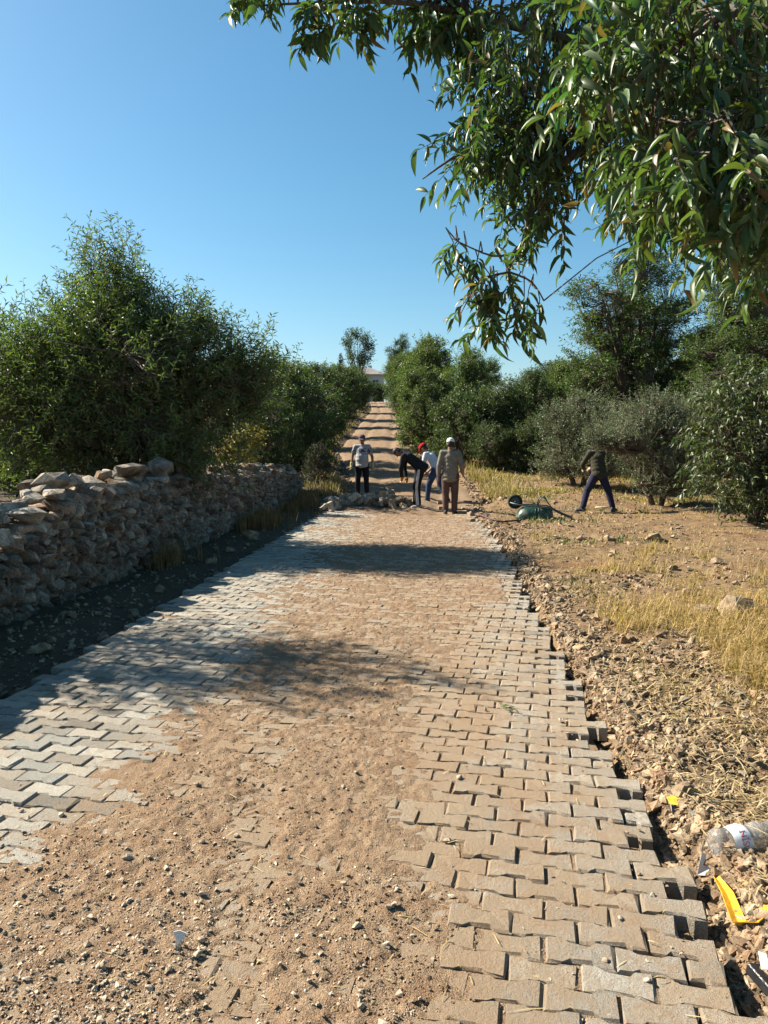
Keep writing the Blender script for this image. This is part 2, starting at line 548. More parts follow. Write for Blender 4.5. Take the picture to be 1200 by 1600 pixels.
for i, (p, rot, k, tone) in enumerate(BL):
    V, F = variants[k]
    if i in chosen:
        q = int(np.clip((tone[1] - .7) / .15, 0, 3))
        key = (k, q)
        if key not in vmesh:
            c = np.tile(tone, (len(V), 1))
            vmesh[key] = np_mesh('paving_block', V, F, [M['block']], col=c)
        o = link('paving_block', vmesh[key], paved_road)
        o.matrix_local = Matrix.Translation(p) @ rot.to_4x4()
    else:
        RV.append(V @ np.array(rot).T + np.array(p)); RC.append(np.tile(tone, (len(V), 1)))
        RF += [tuple(a + off for a in f) for f in F]; off += len(V)
rest = link('paving_blocks', np_mesh('paving_blocks', np.concatenate(RV), RF, [M['block']], col=np.concatenate(RC)), paved_road)
rest['kind'] = 'stuff'

# the soil sheet itself (its level rises above the blocks where the road is covered)
sx = spaced([(XL + .02, -2.0, .022), (-2.0, .86, .0085)])
sy = np.concatenate([spaced([(-2.5, 1.6, .1)]), geo(1.61, 17.6, .0046)])
X, Y = np.meshgrid(sx, sy)
Z = soil_h(X.ravel(), Y.ravel()).reshape(X.shape)
Z = Z - .05 * smooth(float(xr_edge(5)) - .33, float(xr_edge(5)) - .2, X - (xr_edge(Y) - xr_edge(5))) - .04 * smooth(17.0, 17.5, Y) - .03 * smooth(XL + .12, XL + .03, X)
V, F = grid_mesh(sx, sy, Z, [])
soil = link('soil_cover', np_mesh('soil_cover', V, F, [M['soil']], smooth_=True))
tag(soil, kind='structure')

# ------------------------------------------------------------------ unpaved road climbing the hill
dy = np.concatenate([np.arange(16.9, 30, .16), geo(30.2, 140, .012)])
du = np.linspace(-2.1, 2.1, 56)
U, Yd = np.meshgrid(du, dy)
Xd = road_x(Yd) + U * np.interp(Yd, [17, 22, 140], [.92, 1, 1])
rutz = .05 * fbm(Xd * .8, Yd * .35, 3, 73) - .05 * (np.exp(-((np.abs(U) - .75) / .2) ** 2)) + .03 * fbm(Xd * 1.6, Yd * 1.6, 4, 77) + .012 * fbm(Xd * 7, Yd * 7, 3, 79)
Zd = hill(Yd) + .035 + rutz - .12 * smooth(1.5, 2.05, np.abs(U)) - .14 * smooth(18.6, 17.2, Yd)
V = np.stack([Xd, Yd, Zd], -1).reshape(-1, 3); nx = len(du); ny = len(dy)
i = np.arange(nx - 1)[None, :] + nx * np.arange(ny - 1)[:, None]
dirt_road = link('dirt_road', np_mesh('dirt_road', V, np.stack([i, i + 1, i + 1 + nx, i + nx], -1).reshape(-1, 4), [M['soil']], smooth_=True))
tag(dirt_road, kind='structure')

# ------------------------------------------------------------------ stones
def hull(seed, n=20, dims=(1, 1, 1), rough=.22, boxy=.55):
    r = RS(seed)
    d = r.normal(size=(n, 3)); d /= np.linalg.norm(d, axis=1, keepdims=True)
    m = np.abs(d).max(1, keepdims=True)
    p = d / (m * boxy + (1 - boxy)) * (1 + r.uniform(-rough, rough, (n, 1))) * np.array(dims) * .5
    bm = bmesh.new()
    vs_ = [bm.verts.new(q) for q in p]
    bmesh.ops.convex_hull(bm, input=vs_)
    for v in [v for v in bm.verts if not v.link_faces]: bm.verts.remove(v)
    bmesh.ops.triangulate(bm, faces=bm.faces[:])
    bmesh.ops.recalc_face_normals(bm, faces=bm.faces[:])
    bm.verts.index_update()
    V = np.array([v.co[:] for v in bm.verts]); F = np.array([[v.index for v in f.verts] for f in bm.faces])
    bm.free()
    return V, F

def rand_rot(r, n, tilt=math.pi):
    a = r.uniform(0, 2 * math.pi, n)
    t = r.uniform(-tilt, tilt, n); ph = r.uniform(0, 2 * math.pi, n)
    ca, sa = np.cos(a), np.sin(a)
    Rz = np.zeros((n, 3, 3)); Rz[:, 0, 0] = ca; Rz[:, 0, 1] = -sa; Rz[:, 1, 0] = sa; Rz[:, 1, 1] = ca; Rz[:, 2, 2] = 1
    k = np.stack([np.cos(ph), np.sin(ph), 0 * ph], 1)
    K = np.zeros((n, 3, 3)); K[:, 0, 1] = -k[:, 2]; K[:, 0, 2] = k[:, 1]; K[:, 1, 0] = k[:, 2]; K[:, 1, 2] = -k[:, 0]; K[:, 2, 0] = -k[:, 1]; K[:, 2, 1] = k[:, 0]
    Rt = np.eye(3)[None] + np.sin(t)[:, None, None] * K + (1 - np.cos(t))[:, None, None] * (K @ K)
    return Rt @ Rz

def scatter(vars_, pos, scale, rot, cols, r):
    """joins copies of the small shapes in vars_ into arrays of one mesh"""
    n = len(pos); k = r.randint(len(vars_), size=n)
    VV, FF, CC = [], [], []; off = 0
    sc = np.asarray(scale, float)
    if sc.ndim == 1: sc = np.repeat(sc[:, None], 3, 1)
    for i, (V, F) in enumerate(vars_):
        s = np.where(k == i)[0]
        if not len(s): continue
        W = np.einsum('nij,nvj->nvi', rot[s], V[None] * sc[s][:, None, :]) + pos[s][:, None, :]
        VV.append(W.reshape(-1, 3)); CC.append(np.repeat(cols[s], len(V), 0))
        FF.append((F[None] + (np.arange(len(s)) * len(V))[:, None, None]).reshape(-1, 3) + off)
        off += len(s) * len(V)
    return np.concatenate(VV), np.concatenate(FF), np.concatenate(CC)

def tones(r, n, s=.16, w=.05):
    t = 1 + r.normal(0, s, n); q = r.normal(0, w, n)
    return np.clip(np.stack([t + q, t, t - q], 1), .4, 1.6)

peb = [hull(300 + i, 9, (1, .8, .5), .28, .4) for i in range(12)]
rk = RS(21)
# gravel lying on the soil: thicker in drifts
n = 105000
yy = 1 / (1 / 17.3 + rk.rand(n) ** 1.25 * (1 / 1.75 - 1 / 17.3)); xx = rk.uniform(XL + .1, .9, n)
dens = smooth(-.05, .8, fbm(xx * 1.3, yy * 1.3, 4, 61) + .5 * fbm(xx * 4, yy * 4, 3, 63)) * (.10 + smooth(-.004, .014, soil_h(xx, yy)))
dens = dens + .7 * np.exp(-((xx + 1.2) / .6) ** 2) * smooth(3.6, 2.2, yy) + .02
keep = (rk.rand(n) < dens * .95) & (xx < xr_edge(yy) - .1)
xx, yy = xx[keep], yy[keep]; n = len(xx)
size = np.clip(np.exp(rk.normal(math.log(.0078), .5, n)), .0028, .028) * np.clip(.75 + yy * .06, .8, 1.5)
zz = np.maximum(soil_h(xx, yy), -.004) + size * .10
V, F, C = scatter(peb, np.stack([xx, yy, zz], 1), size, rand_rot(rk, n, .9), tones(rk, n, .2), rk)
gravel = link('gravel', np_mesh('gravel', V, F, [M['pebble']], col=C))
tag(gravel, 'loose gravel and pebbles strewn over the sandy paving', 'gravel', kind='stuff')

# clods of the same soil
n = 46000
clod = [hull(345 + i, 8, (1, .85, .55), .25, .3) for i in range(8)]
yy = 1 / (1 / 9. + rk.rand(n) ** 1.1 * (1 / 1.75 - 1 / 9.)); xx = rk.uniform(XL + .1, .85, n)
keep = rk.rand(n) < (.06 + smooth(-.012, .012, soil_h(xx, yy))) * smooth(-.6, .5, fbm(xx * 1.7, yy * 1.7, 4, 67))
xx, yy = xx[keep], yy[keep]; n = len(xx)
size = np.clip(np.exp(rk.normal(math.log(.0085), .45, n)), .004, .026)
V, F, C = scatter(clod, np.stack([xx, yy, np.maximum(soil_h(xx, yy), -.006) + size * .05], 1), size, rand_rot(rk, n, .7), tones(rk, n, .1), rk)
clods = link('soil_clods', np_mesh('soil_clods', V, F, [M['soil']], col=C))
tag(clods, 'small crumbs and clods of the sandy soil on the paving', 'soil', kind='stuff')

# bigger pebbles lying on the road, one object each
bigm = [np_mesh('stone', *hull(330 + i, 16, (1, .85, .5), .25, .45), [M['pebble']], col=tones(RS(i), 1).repeat(60, 0)[:0] if False else None) for i in range(6)]
for me in bigm:
    a = me.color_attributes.new('Col', 'FLOAT_COLOR', 'POINT'); a.data.foreach_set('color', np.ones(len(me.vertices) * 4, np.float32))
rs = RS(23); cnt = 0
for k in range(700):
    y = 1 / (1 / 13. + rs.rand() * (1 / 1.9 - 1 / 13.)); x = rs.uniform(-2.2, .8)
    if rs.rand() > .12 + smooth(.0, .02, soil_h([x], [y]))[0] * .8 or x > xr_edge(y) - .15: continue
    s = np.clip(np.exp(rs.normal(math.log(.023), .3)), .014, .045)
    o = link('stone', bigm[rs.randint(6)], soil)
    o.location = (x, y, max(float(soil_h([x], [y])[0]), -.003) + s * .22); o.scale = (s, s * rs.uniform(.8, 1.1), s * rs.uniform(.8, 1.1)); o.rotation_euler = (rs.normal(0, .3), rs.normal(0, .3), rs.rand() * 6.3)
    cnt += 1
    if cnt >= 200: break

# rubble of the right-hand verge
rub = [hull(360 + i, 9, (1, .75, .55), .3, .45) for i in range(12)]
n = 74000
yy = 1 / (1 / 26. + rk.rand(n) ** 1.3 * (1 / 1.9 - 1 / 26.)); xx = xr_edge(yy) + .06 + np.abs(rk.normal(0, 1, n)) * np.interp(yy, [2, 6, 12, 26], [.6, .9, 2.2, 4.5])
near_edge = rk.rand(n) < .34
xx = np.where(near_edge, xr_edge(yy) + .08 + rk.normal(0, .075, n), xx); xx = np.maximum(xx, xr_edge(yy) - .03)
dens = np.where(near_edge, 1.0, smooth(-.5, .5, fbm(xx * .9, yy * .9, 4, 71)) * .8 + .2)
keep = rk.rand(n) < dens
xx, yy = xx[keep], yy[keep]; n = len(xx)
size = np.clip(np.exp(rk.normal(math.log(.018), .62, n)), .005, .10) * np.clip(.7 + yy * .07, .8, 1.7)
zz = terr(xx, yy) + size * .12
V, F, C = scatter(rub, np.stack([xx, yy, zz], 1), size, rand_rot(rk, n, .9), tones(rk, n, .2), rk)
rubble = link('rubble', np_mesh('rubble', V, F, [M['rubble']], col=C))
tag(rubble, 'broken stones and clods on the verge right of the paving', 'rubble', kind='stuff')
# shaded stones in the ditch below the wall and stones on the far road edges
n = 1700
yy = 1 / (1 / 21. + rk.rand(n) * (1 / 3.8 - 1 / 21.)); xx = rk.uniform(WALL_X + .1, XL + .02, n)
size = np.clip(np.exp(rk.normal(math.log(.036), .5, n)), .012, .13)
V1 = scatter(rub, np.stack([xx, yy, terr(xx, yy) + size * .1], 1), size, rand_rot(rk, n, .9), tones(rk, n, .2), rk)
ditch = link('ditch_stones', np_mesh('ditch_stones', V1[0], V1[1], [M['rubble']], col=V1[2]))
tag(ditch, 'small stones and clods in the shaded strip below the wall', 'stones', kind='stuff')
n = 2600
yy = geo(19.5, 110, .001)[rk.randint(0, 1700, n)]; side = rk.choice([-1, 1], n)
xx = road_x(yy) + side * (1.75 + np.abs(rk.normal(0, .5, n)))
size = np.clip(np.exp(rk.normal(math.log(.09), .5, n)), .03, .35)
V1 = scatter(rub, np.stack([xx, yy, terr(xx, yy) + size * .1], 1), size, rand_rot(rk, n, .8), tones(rk, n, .15), rk)
tag(link('roadside_stones', np_mesh('roadside_stones', V1[0], V1[1], [M['rubble']], col=V1[2])), 'stones along both edges of the unpaved road up the hill', 'stones', kind='stuff')

stone_mesh = []
for i in range(8):
    V, F = hull(400 + i, 22, (1, .75, .6), .25, .5)
    stone_mesh.append(np_mesh('stone', V, F, [M['rubble']], col=np.ones((len(V), 3)) * (.95 + .05 * i / 8)))
def verge_stone(px_, py_, w, hgt=None, k=0, rz=0.0):
    p = on_ground(px_, py_)
    d = (p - Vector((0, 0, CAM_H))).length
    s = w * d / 1200.
    o = link('stone', stone_mesh[k % 8], ground)
    o.location = p + Vector((0, 0, s * .16)); o.scale = (s * 1.0, s * .9, (hgt or w * .6) * d / 1200. / .6); o.rotation_euler = (.1, -.08, rz)
    return o
for i, (a, b, w, h_) in enumerate([(1068, 1240, 34, 22), (1145, 960, 66, 34), (1105, 965, 40, 26), (1020, 845, 34, 14), (1160, 1068, 26, 20), (1078, 930, 22, 14),
        (838, 812, 11, 11), (1000, 770, 14, 8), (985, 1000, 20, 15), (925, 1000, 18, 14), (960, 960, 20, 14), (1000, 1110, 22, 18), (1012, 1140, 18, 14), (948, 975, 17, 12),
        (1130, 1390, 20, 15), (1165, 1408, 22, 18), (1185, 1385, 24, 18), (1155, 1470, 18, 14), (1180, 1490, 16, 14), (1020, 1250, 18, 15),
        (1060, 1180, 20, 14), (1100, 1150, 18, 12), (920, 930, 16, 10), (890, 905, 14, 9), (1050, 890, 18, 10), (1120, 880, 22, 10), (875, 940, 14, 11), (905, 965, 15, 12),
        (800, 838, 14, 9), (770, 850, 10, 8), (750, 835, 12, 10), (910, 845, 16, 9), (955, 870, 14, 8), (1010, 915, 16, 9), (935, 1040, 16, 12), (965, 1075, 17, 13), (985, 1160, 18, 14), (1035, 1215, 17, 14)]):
    verge_stone(a, b, w, h_, i, i * 1.3)
for i, (a, b, w, h_) in enumerate([(390, 842, 26, 20), (250, 925, 22, 14), (330, 880, 18, 12), (160, 1000, 26, 15), (60, 1020, 30, 18), (210, 960, 20, 12), (430, 815, 14, 10), (110, 965, 22, 14), (300, 905, 16, 10), (360, 862, 16, 10)]):
    verge_stone(a, b, w, h_, i + 3, i * 1.7)

# ------------------------------------------------------------------ dry stone wall
wall = empty('stone_wall', (WALL_X - .35, 12, 0))
tag(wall, 'long dry stone wall of rough grey limestone left of the paving', 'wall')
WY = [2.0, 4.0, 5.7, 6.3, 6.6, 7.1, 7.9, 9.6, 12, 16, 19.5, 20.8, 21.6]
WH = [1.1, 1.15, 1.12, .70, .68, .86, 1.05, 1.14, 1.10, 1.02, .92, .80, .40]
def wall_h(y): return np.interp(y, WY, WH)
cy = np.arange(2.0, 21.5, .3); MBc = MB()
for side in range(1):
    ring = []
    for y in cy:
        hh = float(wall_h(y)) - .16
        ring.append([(WALL_X - .27, y, -.15), (WALL_X - .30, y, hh), (WALL_X - .6, y, hh), (WALL_X - .64, y, -.15)])
    Vc = [p for r4 in ring for p in r4]; Fc = []
    for i in range(len(cy) - 1):
        for k in range(3): Fc.append((i * 4 + k, i * 4 + k + 1, i * 4 + 5 + k, i * 4 + 4 + k))
    Fc += [(0, 3, 2, 1), tuple(len(Vc) - 4 + k for k in range(4))]
    MBc.add(Vc, Fc)
Wm = Matrix.Translation(wall.location).inverted()
core = link('wall_core', MBc.mesh('wall_core', [M['wall']]), wall)
core.matrix_local = Wm
a = core.data.color_attributes.new('Col', 'FLOAT_COLOR', 'POINT'); a.data.foreach_set('color', np.tile(np.array([.35, .3, .26, 1], np.float32), len(core.data.vertices)))
rw = RS(33)
WS = []                     # position, scale, euler, tone, variant
y = 2.0
wv = [hull(430 + i, 24, (1, 1, 1), .20, .60) for i in range(12)]
z0 = -.08
while z0 < 1.12:
    hgt0 = rw.uniform(.075, .108) * (1.2 if z0 < .3 else 1)
    y = 2.0 + rw.rand() * .2
    while y < 21.4:
        w = np.clip(np.exp(rw.normal(math.log(.072), .45)), .035, .22) * (1 + .012 * y)
        h = hgt0 * rw.uniform(.8, 1.75)
        if z0 + h * .5 < wall_h(y + w / 2) - .06 + rw.normal(0, .03):
            dpt = rw.uniform(.22, .34)
            WS.append(((WALL_X - .14 + rw.normal(0, .035), y + w / 2, z0 + h * .5 + rw.normal(0, .018)), (dpt, w * .98, h * 1.0), (rw.normal(0, .22), rw.normal(0, .15), rw.normal(0, .2)), 0))
        y += w * .93
    z0 += hgt0 * .92
y = 2.0
while y < 21.5:                                     # ragged top of larger, flatter stones, in two or three layers across
    for lay in range(3):
        w = np.clip(np.exp(rw.normal(math.log(.15), .42)), .06, .36)
        h = rw.uniform(.07, .17); 
        x = WALL_X - [.16, .38, .58][lay] + rw.normal(0, .05)
        WS.append(((x, y + rw.uniform(0, .15), float(wall_h(y)) + rw.uniform(-.07, .05) - (.05 if lay != 1 else 0)), (rw.uniform(.24, .38), w, h), (rw.normal(0, .16), rw.normal(0, .14), rw.normal(0, .5)), 1))
    if rw.rand() < .5:
        WS.append(((WALL_X - .3 + rw.normal(0, .1), y, float(wall_h(y)) + rw.uniform(.07, .13)), (rw.uniform(.16, .3), rw.uniform(.14, .34), rw.uniform(.08, .16)), (rw.normal(0, .2), rw.normal(0, .2), rw.normal(0, .6)), 1))
    y += .14
# a few stones placed as seen: tall pale stone on the top, big block, slab
WS.append(((WALL_X - .33, 12.35, 1.37), (.22, .26, .42), (.05, -.1, .4), 2))
WS.append(((WALL_X - .18, 8.75, 1.14), (.34, .40, .24), (.05, .03, .2), 1))
WS.append(((WALL_X - .20, 9.9, 1.30), (.36, .60, .12), (.03, .03, -.1), 2))
WS.append(((WALL_X - .32, 8.1, 1.22), (.34, .44, .20), (.1, .03, .1), 1))
WS.append(((WALL_X - .12, 7.2, .93), (.40, .42, .16), (-.25, .1, .3), 1))
WS.append(((WALL_X - .12, 10.8, 1.28), (.40, .42, .26), (.3, .1, .3), 2))
P = np.array([w[0] for w in WS]); px, py, dep = project(P)
inside = (px > -20) & (px < 1200)
area = np.array([w[1][1] * w[1][2] for w in WS]) / np.maximum(dep, 1) ** 2 * inside * np.where(P[:, 0] > WALL_X - .45, 1, .3)
chosen = set(np.argsort(-area)[:300].tolist())
wmesh = {}
RV, RF, RC = [], [], []; off = 0
for i, (p, s, e, top) in enumerate(WS):
    k = rw.randint(12); q = rw.randint(5)
    V, F = wv[k]
    tone = np.array([[.62, .58, .55], [.8, .76, .72], [.95, .92, .88], [.86, .70, .60], [1.15, 1.12, 1.06]][q]) * (1.25 if top == 2 else 1.1 if top else .85)  # light and shade put into the tone: face stones darker, top ones paler
    rot = Euler(e).to_matrix()
    if i in chosen:
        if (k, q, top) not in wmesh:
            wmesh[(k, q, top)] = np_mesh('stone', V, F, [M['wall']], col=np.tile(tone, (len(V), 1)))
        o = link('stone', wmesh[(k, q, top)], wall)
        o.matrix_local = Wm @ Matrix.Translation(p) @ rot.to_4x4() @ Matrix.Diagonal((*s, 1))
    else:
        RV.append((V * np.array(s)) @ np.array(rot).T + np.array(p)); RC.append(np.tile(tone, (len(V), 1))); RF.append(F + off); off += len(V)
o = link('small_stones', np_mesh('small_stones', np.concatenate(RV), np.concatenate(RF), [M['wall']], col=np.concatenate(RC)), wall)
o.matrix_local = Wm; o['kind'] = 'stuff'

# ------------------------------------------------------------------ vegetation builders
LEAF4 = np.array([[0, 0, 0], [.42, .5, .10], [1.0, 0, -.16], [.42, -.5, .10], [.45, 0, -.02]])   # folded along the midrib
LEAF4_F = np.array([[0, 4, 1], [1, 4, 2], [0, 3, 4], [3, 2, 4]])
LEAF2 = np.array([[0, 0, 0], [.45, .5, .08], [1.0, 0, -.1], [.45, -.5, .08]])
LEAF2_F = np.array([[0, 2, 1], [0, 3, 2]])
_ts = [0, .16, .38, .62, .84, 1.0]; _ws = [.04, .36, .5, .42, .2, .015]; _zs = [0, .03, .02, -.05, -.15, -.27]
LEAFN = np.array([[t, s * w, z + (abs(s) * .11 * (w / .5))] for t, w, z in zip(_ts, _ws, _zs) for s in (-1, 0, 1)])
LEAFN_F = np.array([q for i in range(5) for s in (0, 1) for q in ([i * 3 + s, (i + 1) * 3 + s, (i + 1) * 3 + s + 1], [i * 3 + s, (i + 1) * 3 + s + 1, i * 3 + s + 1])])

def norm(a): return a / np.maximum(np.linalg.norm(a, axis=-1, keepdims=True), 1e-9)

def leaves(base, d, nrm, L, W, cols, tmpl=(LEAF4, LEAF4_F)):
    T_, TF = tmpl
    d = norm(d); s = norm(np.cross(nrm, d)); n = np.cross(d, s)
    V = base[:, None, :] + T_[None, :, 0, None] * (d * L[:, None])[:, None, :] + T_[None, :, 1, None] * (s * W[:, None])[:, None, :] + T_[None, :, 2, None] * (n * L[:, None])[:, None, :]
    k = len(T_)
    F = (TF[None] + (np.arange(len(base)) * k)[:, None, None]).reshape(-1, 3)
    return V.reshape(-1, 3), F, np.repeat(cols, k, 0)

def sticks(A, B, ra, rb, sag=0.0):
    """thin three-sided twigs from A to B"""
    n = len(A); d = norm(B - A)
    u = norm(np.cross(d, np.array([.3, .9, .2]))); w = np.cross(d, u)
    ring = []
    for P_, r_ in ((A, ra), (B, rb)):
        for k in range(3):
            a = 2 * math.pi * k / 3
            ring.append(P_ + (u * math.cos(a) + w * math.sin(a)) * np.asarray(r_)[..., None])
    V = np.stack(ring, 1)
    f = np.array([[0, 1, 4], [0, 4, 3], [1, 2, 5], [1, 5, 4], [2, 0, 3], [2, 3, 5]])
    return V.reshape(-1, 3), (f[None] + (np.arange(n) * 6)[:, None, None]).reshape(-1, 3)

def leaf_cols(r, n, base, var=.22, yellow=.06):
    t = 1 + r.normal(0, var, n); y = r.normal(0, yellow, n)
    c = np.stack([base[0] * t * (1 + 2.2 * y), base[1] * t * (1 + .6 * y), base[2] * t * (1 - y)], 1)
    return np.clip(c, .006, .6)

def tree_meshes(seed, lobes, n_twig, twig, per, L, W, base, h0, stems=1, trunk_r=.08, droop=.2, up=.45, tmpl=(LEAF4, LEAF4_F), leafmat='leaf', barkmat='bark', inner=.4, ragged=.28, n_limb=9, colvar=.22, clump=0.0, yellow=.06):
    """trunk mesh and crown mesh of one tree; lobes = ellipsoids (x, y, z, rx, ry, rz) filled with leafy twigs"""
    r = RS(seed)
    lob = np.array(lobes, float)
    wgt = lob[:, 3] * lob[:, 4] * lob[:, 5]; wgt = wgt ** .8; wgt /= wgt.sum()
    k = r.choice(len(lob), n_twig, p=wgt)
    dr = norm(r.normal(size=(n_twig, 3)))
    rad = (inner + (1 - inner) * r.rand(n_twig) ** .6)
    bumpy = 1 + ragged * (fbm(dr[:, 0] * 2.3 + k * 7.7, dr[:, 1] * 2.3 + dr[:, 2] * 1.9, 3, seed) + .35 * r.normal(size=n_twig))
    tip = lob[k, :3] + dr * lob[k, 3:] * (rad * bumpy)[:, None]
    tip[:, 2] = np.maximum(tip[:, 2], .12)
    if clump:                     # pull the twigs into clumps so that the crown has gaps
        cc = tip[r.choice(n_twig, max(8, n_twig // 40))]
        j = np.argmin(((tip[:, None, :] - cc[None]) ** 2).sum(-1), 1)
        tip += (cc[j] - tip) * clump
    cen = lob[k, :3]
    d = norm(dr * .75 + r.normal(size=(n_twig, 3)) * .45 + np.array([0, 0, up]))
    lt = twig * r.uniform(.6, 1.35, n_twig)
    A = tip - d * (lt * .55)[:, None]; B = tip + d * (lt * .45)[:, None] + np.array([0, 0, -1.0]) * (droop * lt * .4)[:, None]
    # limbs
    t_mb = MB(); nodes = []
    tops = []
    for s in range(stems):
        a = 2 * math.pi * s / max(stems, 1) + r.rand()
        o = Vector((math.cos(a), math.sin(a), 0)) * (.10 if stems > 1 else 0)
        lean = Vector((r.normal(0, .12), r.normal(0, .12), 0)) + o * (2.0 if stems > 1 else 0)
        pts = [o + Vector((0, 0, -.1)), o + lean * .3 + Vector((0, 0, h0 * .4)), o + lean + Vector((0, 0, h0))]
        t_mb.tube(pts, [trunk_r * 1.35, trunk_r, trunk_r * .82], 8); tops.append(pts[-1]); nodes.append(np.array(pts[-1]))
    far = tip[np.argsort(-((tip - tip.mean(0)) ** 2).sum(1))]
    targ = [cen[r.randint(n_twig)] for _ in range(max(1, n_limb // 3))] + [tip[r.randint(n_twig)] for _ in range(n_limb)]
    for q in targ:
        p0 = tops[r.randint(len(tops))]; q = Vector(q); m = (p0 + q) / 2 + Vector((r.normal(0, .1), r.normal(0, .1), -.06 * (q - p0).length + r.normal(0, .08)))
        pts = []
        for i in range(7):
            t = i / 6.0
            pts.append(p0 * (1 - t) ** 2 + m * (2 * t * (1 - t)) + q * t * t)
        t_mb.tube(pts, [trunk_r * (.62 * (1 - i / 6.0) + .09) for i in range(7)], 6)
        nodes += [np.array(p) for p in pts[1:]]
    N = np.array(nodes)
    j = np.argmin(((A[:, None, :] - N[None]) ** 2).sum(-1), 1)
    S = N[j]
    mid = (S + A) / 2 + r.normal(0, .05, A.shape) - np.array([0, 0, .03])
    th = min(max(trunk_r * .085, .0035), .0065)
    parts = [sticks(S, mid, np.full(n_twig, th * 1.3), np.full(n_twig, th)), sticks(mid, A, np.full(n_twig, th), np.full(n_twig, th * .8)), sticks(A, B, np.full(n_twig, th * .8), np.full(n_twig, th * .35))]
    # leaves along the twigs
    m_ = n_twig * per
    t = np.tile(np.linspace(.08, 1.0, per), n_twig) + r.normal(0, .03, m_)
    ti = np.repeat(np.arange(n_twig), per)
    bp = A[ti] + (B - A)[ti] * t[:, None] - np.array([0, 0, 1.0]) * (droop * .3 * lt[ti] * t ** 2)[:, None]
    ax = norm((B - A)[ti])
    u = norm(np.cross(ax, np.array([.21, .13, .97]))); w = np.cross(ax, u)
    an = np.tile(np.arange(per) * 2.4, n_twig) + np.repeat(r.rand(n_twig) * 6.3, per) + r.normal(0, .3, m_)
    rad_ = u * np.cos(an)[:, None] + w * np.sin(an)[:, None]
    ld = norm(ax * .55 + rad_ * .8 + r.normal(0, .2, (m_, 3)) + np.array([0, 0, -droop]))
    ln = norm(np.array([0, 0, .75]) + rad_ * .2 + r.normal(0, .42, (m_, 3)))
    cl = leaf_cols(r, m_, base, colvar, yellow)
    per_t = np.repeat(1 + r.normal(0, .12, n_twig), per)[:, None]
    cl = np.clip(cl * per_t, .006, .6)
    LV, LF, LC = leaves(bp, ld, ln, L * r.uniform(.65, 1.25, m_), W * r.uniform(.75, 1.25, m_), cl, tmpl)
    V = [LV]; F = [LF]; C = [LC]; fm = [np.zeros(len(LF), int)]; off = len(LV)
    for pv, pf in parts:
        V.append(pv); F.append(pf + off); C.append(np.full((len(pv), 3), .05)); fm.append(np.ones(len(pf), int)); off += len(pv)
    crown = np_mesh('crown', np.concatenate(V), np.concatenate(F), [M[leafmat], M[barkmat]], col=np.concatenate(C), fmat=np.concatenate(fm))
    trunk = t_mb.mesh('trunk', [M[barkmat]], True)
    return trunk, crown

def plant_tree(name, meshes, loc, rz, scale, label, cat='tree', group=None):
    o = empty(name, loc, rz)
    o.scale = scale if hasattr(scale, '__len__') else (scale,) * 3
    tag(o, label, cat, group)
    link('trunk', meshes[0], o); link('crown', meshes[1], o)
    return o

GREEN, DARK, OLIVE, BRIGHT = (.088, .120, .036), (.058, .084, .030), (.138, .172, .096), (.105, .145, .030)

# ---- the big almond-like tree behind the wall
big = tree_meshes(501, [(0, 0, 2.35, 2.05, 1.7, 1.35), (-.2, 0, 3.55, .75, .8, 1.15), (-.2, 0, 3.1, 1.25, 1.1, .9), (1.3, .2, 2.5, 1.15, 1.1, .75), (-1.5, -.2, 2.3, 1.4, 1.3, 1.05), (-.9, -.5, 1.3, 1.4, 1.1, .9), (.8, -.3, 1.3, 1.5, 1.0, .9), (1.85, .3, 2.2, .75, .9, .7), (.75, 0, 3.15, .7, .7, .55)],
                  4700, .46, 13, .098, .023, (.116, .152, .056), .7, stems=4, trunk_r=.065, droop=.10, up=.7, inner=.25, ragged=.32, n_limb=26, tmpl=(LEAF2, LEAF2_F), clump=.12)
plant_tree('almond_tree', big, (-5.05, 12.0, T(-5.05, 12)), 0, 1.0, 'wide bushy tree with narrow leaves right behind the stone wall')
side = tree_meshes(503, [(0, 0, 2.3, 1.3, 1.2, 1.1), (.4, 0, 3.1, .8, .8, .8), (-.6, .3, 1.7, 1.1, 1.0, .9), (1.0, -.1, 3.25, .85, .16, .14), (1.1, .3, 2.7, .7, .3, .2)], 900, .42, 11, .085, .022, (.085, .12, .036), .6, stems=3, trunk_r=.05, droop=.1, up=.6, inner=.25, n_limb=14)
plant_tree('almond_tree', side, (-5.75, 6.75, T(-5.75, 6.75)), 0.0, (.95, 1.05, .98), 'bushy tree cut by the left picture edge, beside the low wall end')

# ---- three shapes of hedgerow trees, copied along the road
ptA = tree_meshes(511, [(0, 0, 2.3, 1.5, 1.5, 1.5), (.7, .3, 2.9, 1.0, 1.0, .95), (-.8, -.2, 2.0, 1.1, 1.1, 1.1), (.2, -.6, 1.2, 1.3, 1.0, .9), (-.2, .2, 3.3, .8, .8, .7), (0, 0, .65, 1.35, 1.2, .65)], 1900, .42, 9, .105, .045, DARK, .8, stems=3, trunk_r=.06, inner=.4, clump=.25, tmpl=(LEAF2, LEAF2_F))
ptB = tree_meshes(512, [(0, 0, 2.6, 1.3, 1.3, 1.25), (-.5, .3, 3.3, .8, .8, .75), (.7, 0, 2.1, 1.0, 1.0, 1.0), (-.5, -.5, 1.3, 1.2, 1.0, .9), (.6, .4, 3.2, .7, .7, .6), (0, 0, .7, 1.25, 1.2, .7)], 1800, .45, 9, .11, .048, GREEN, .8, stems=2, trunk_r=.07, inner=.4, clump=.3, tmpl=(LEAF2, LEAF2_F))
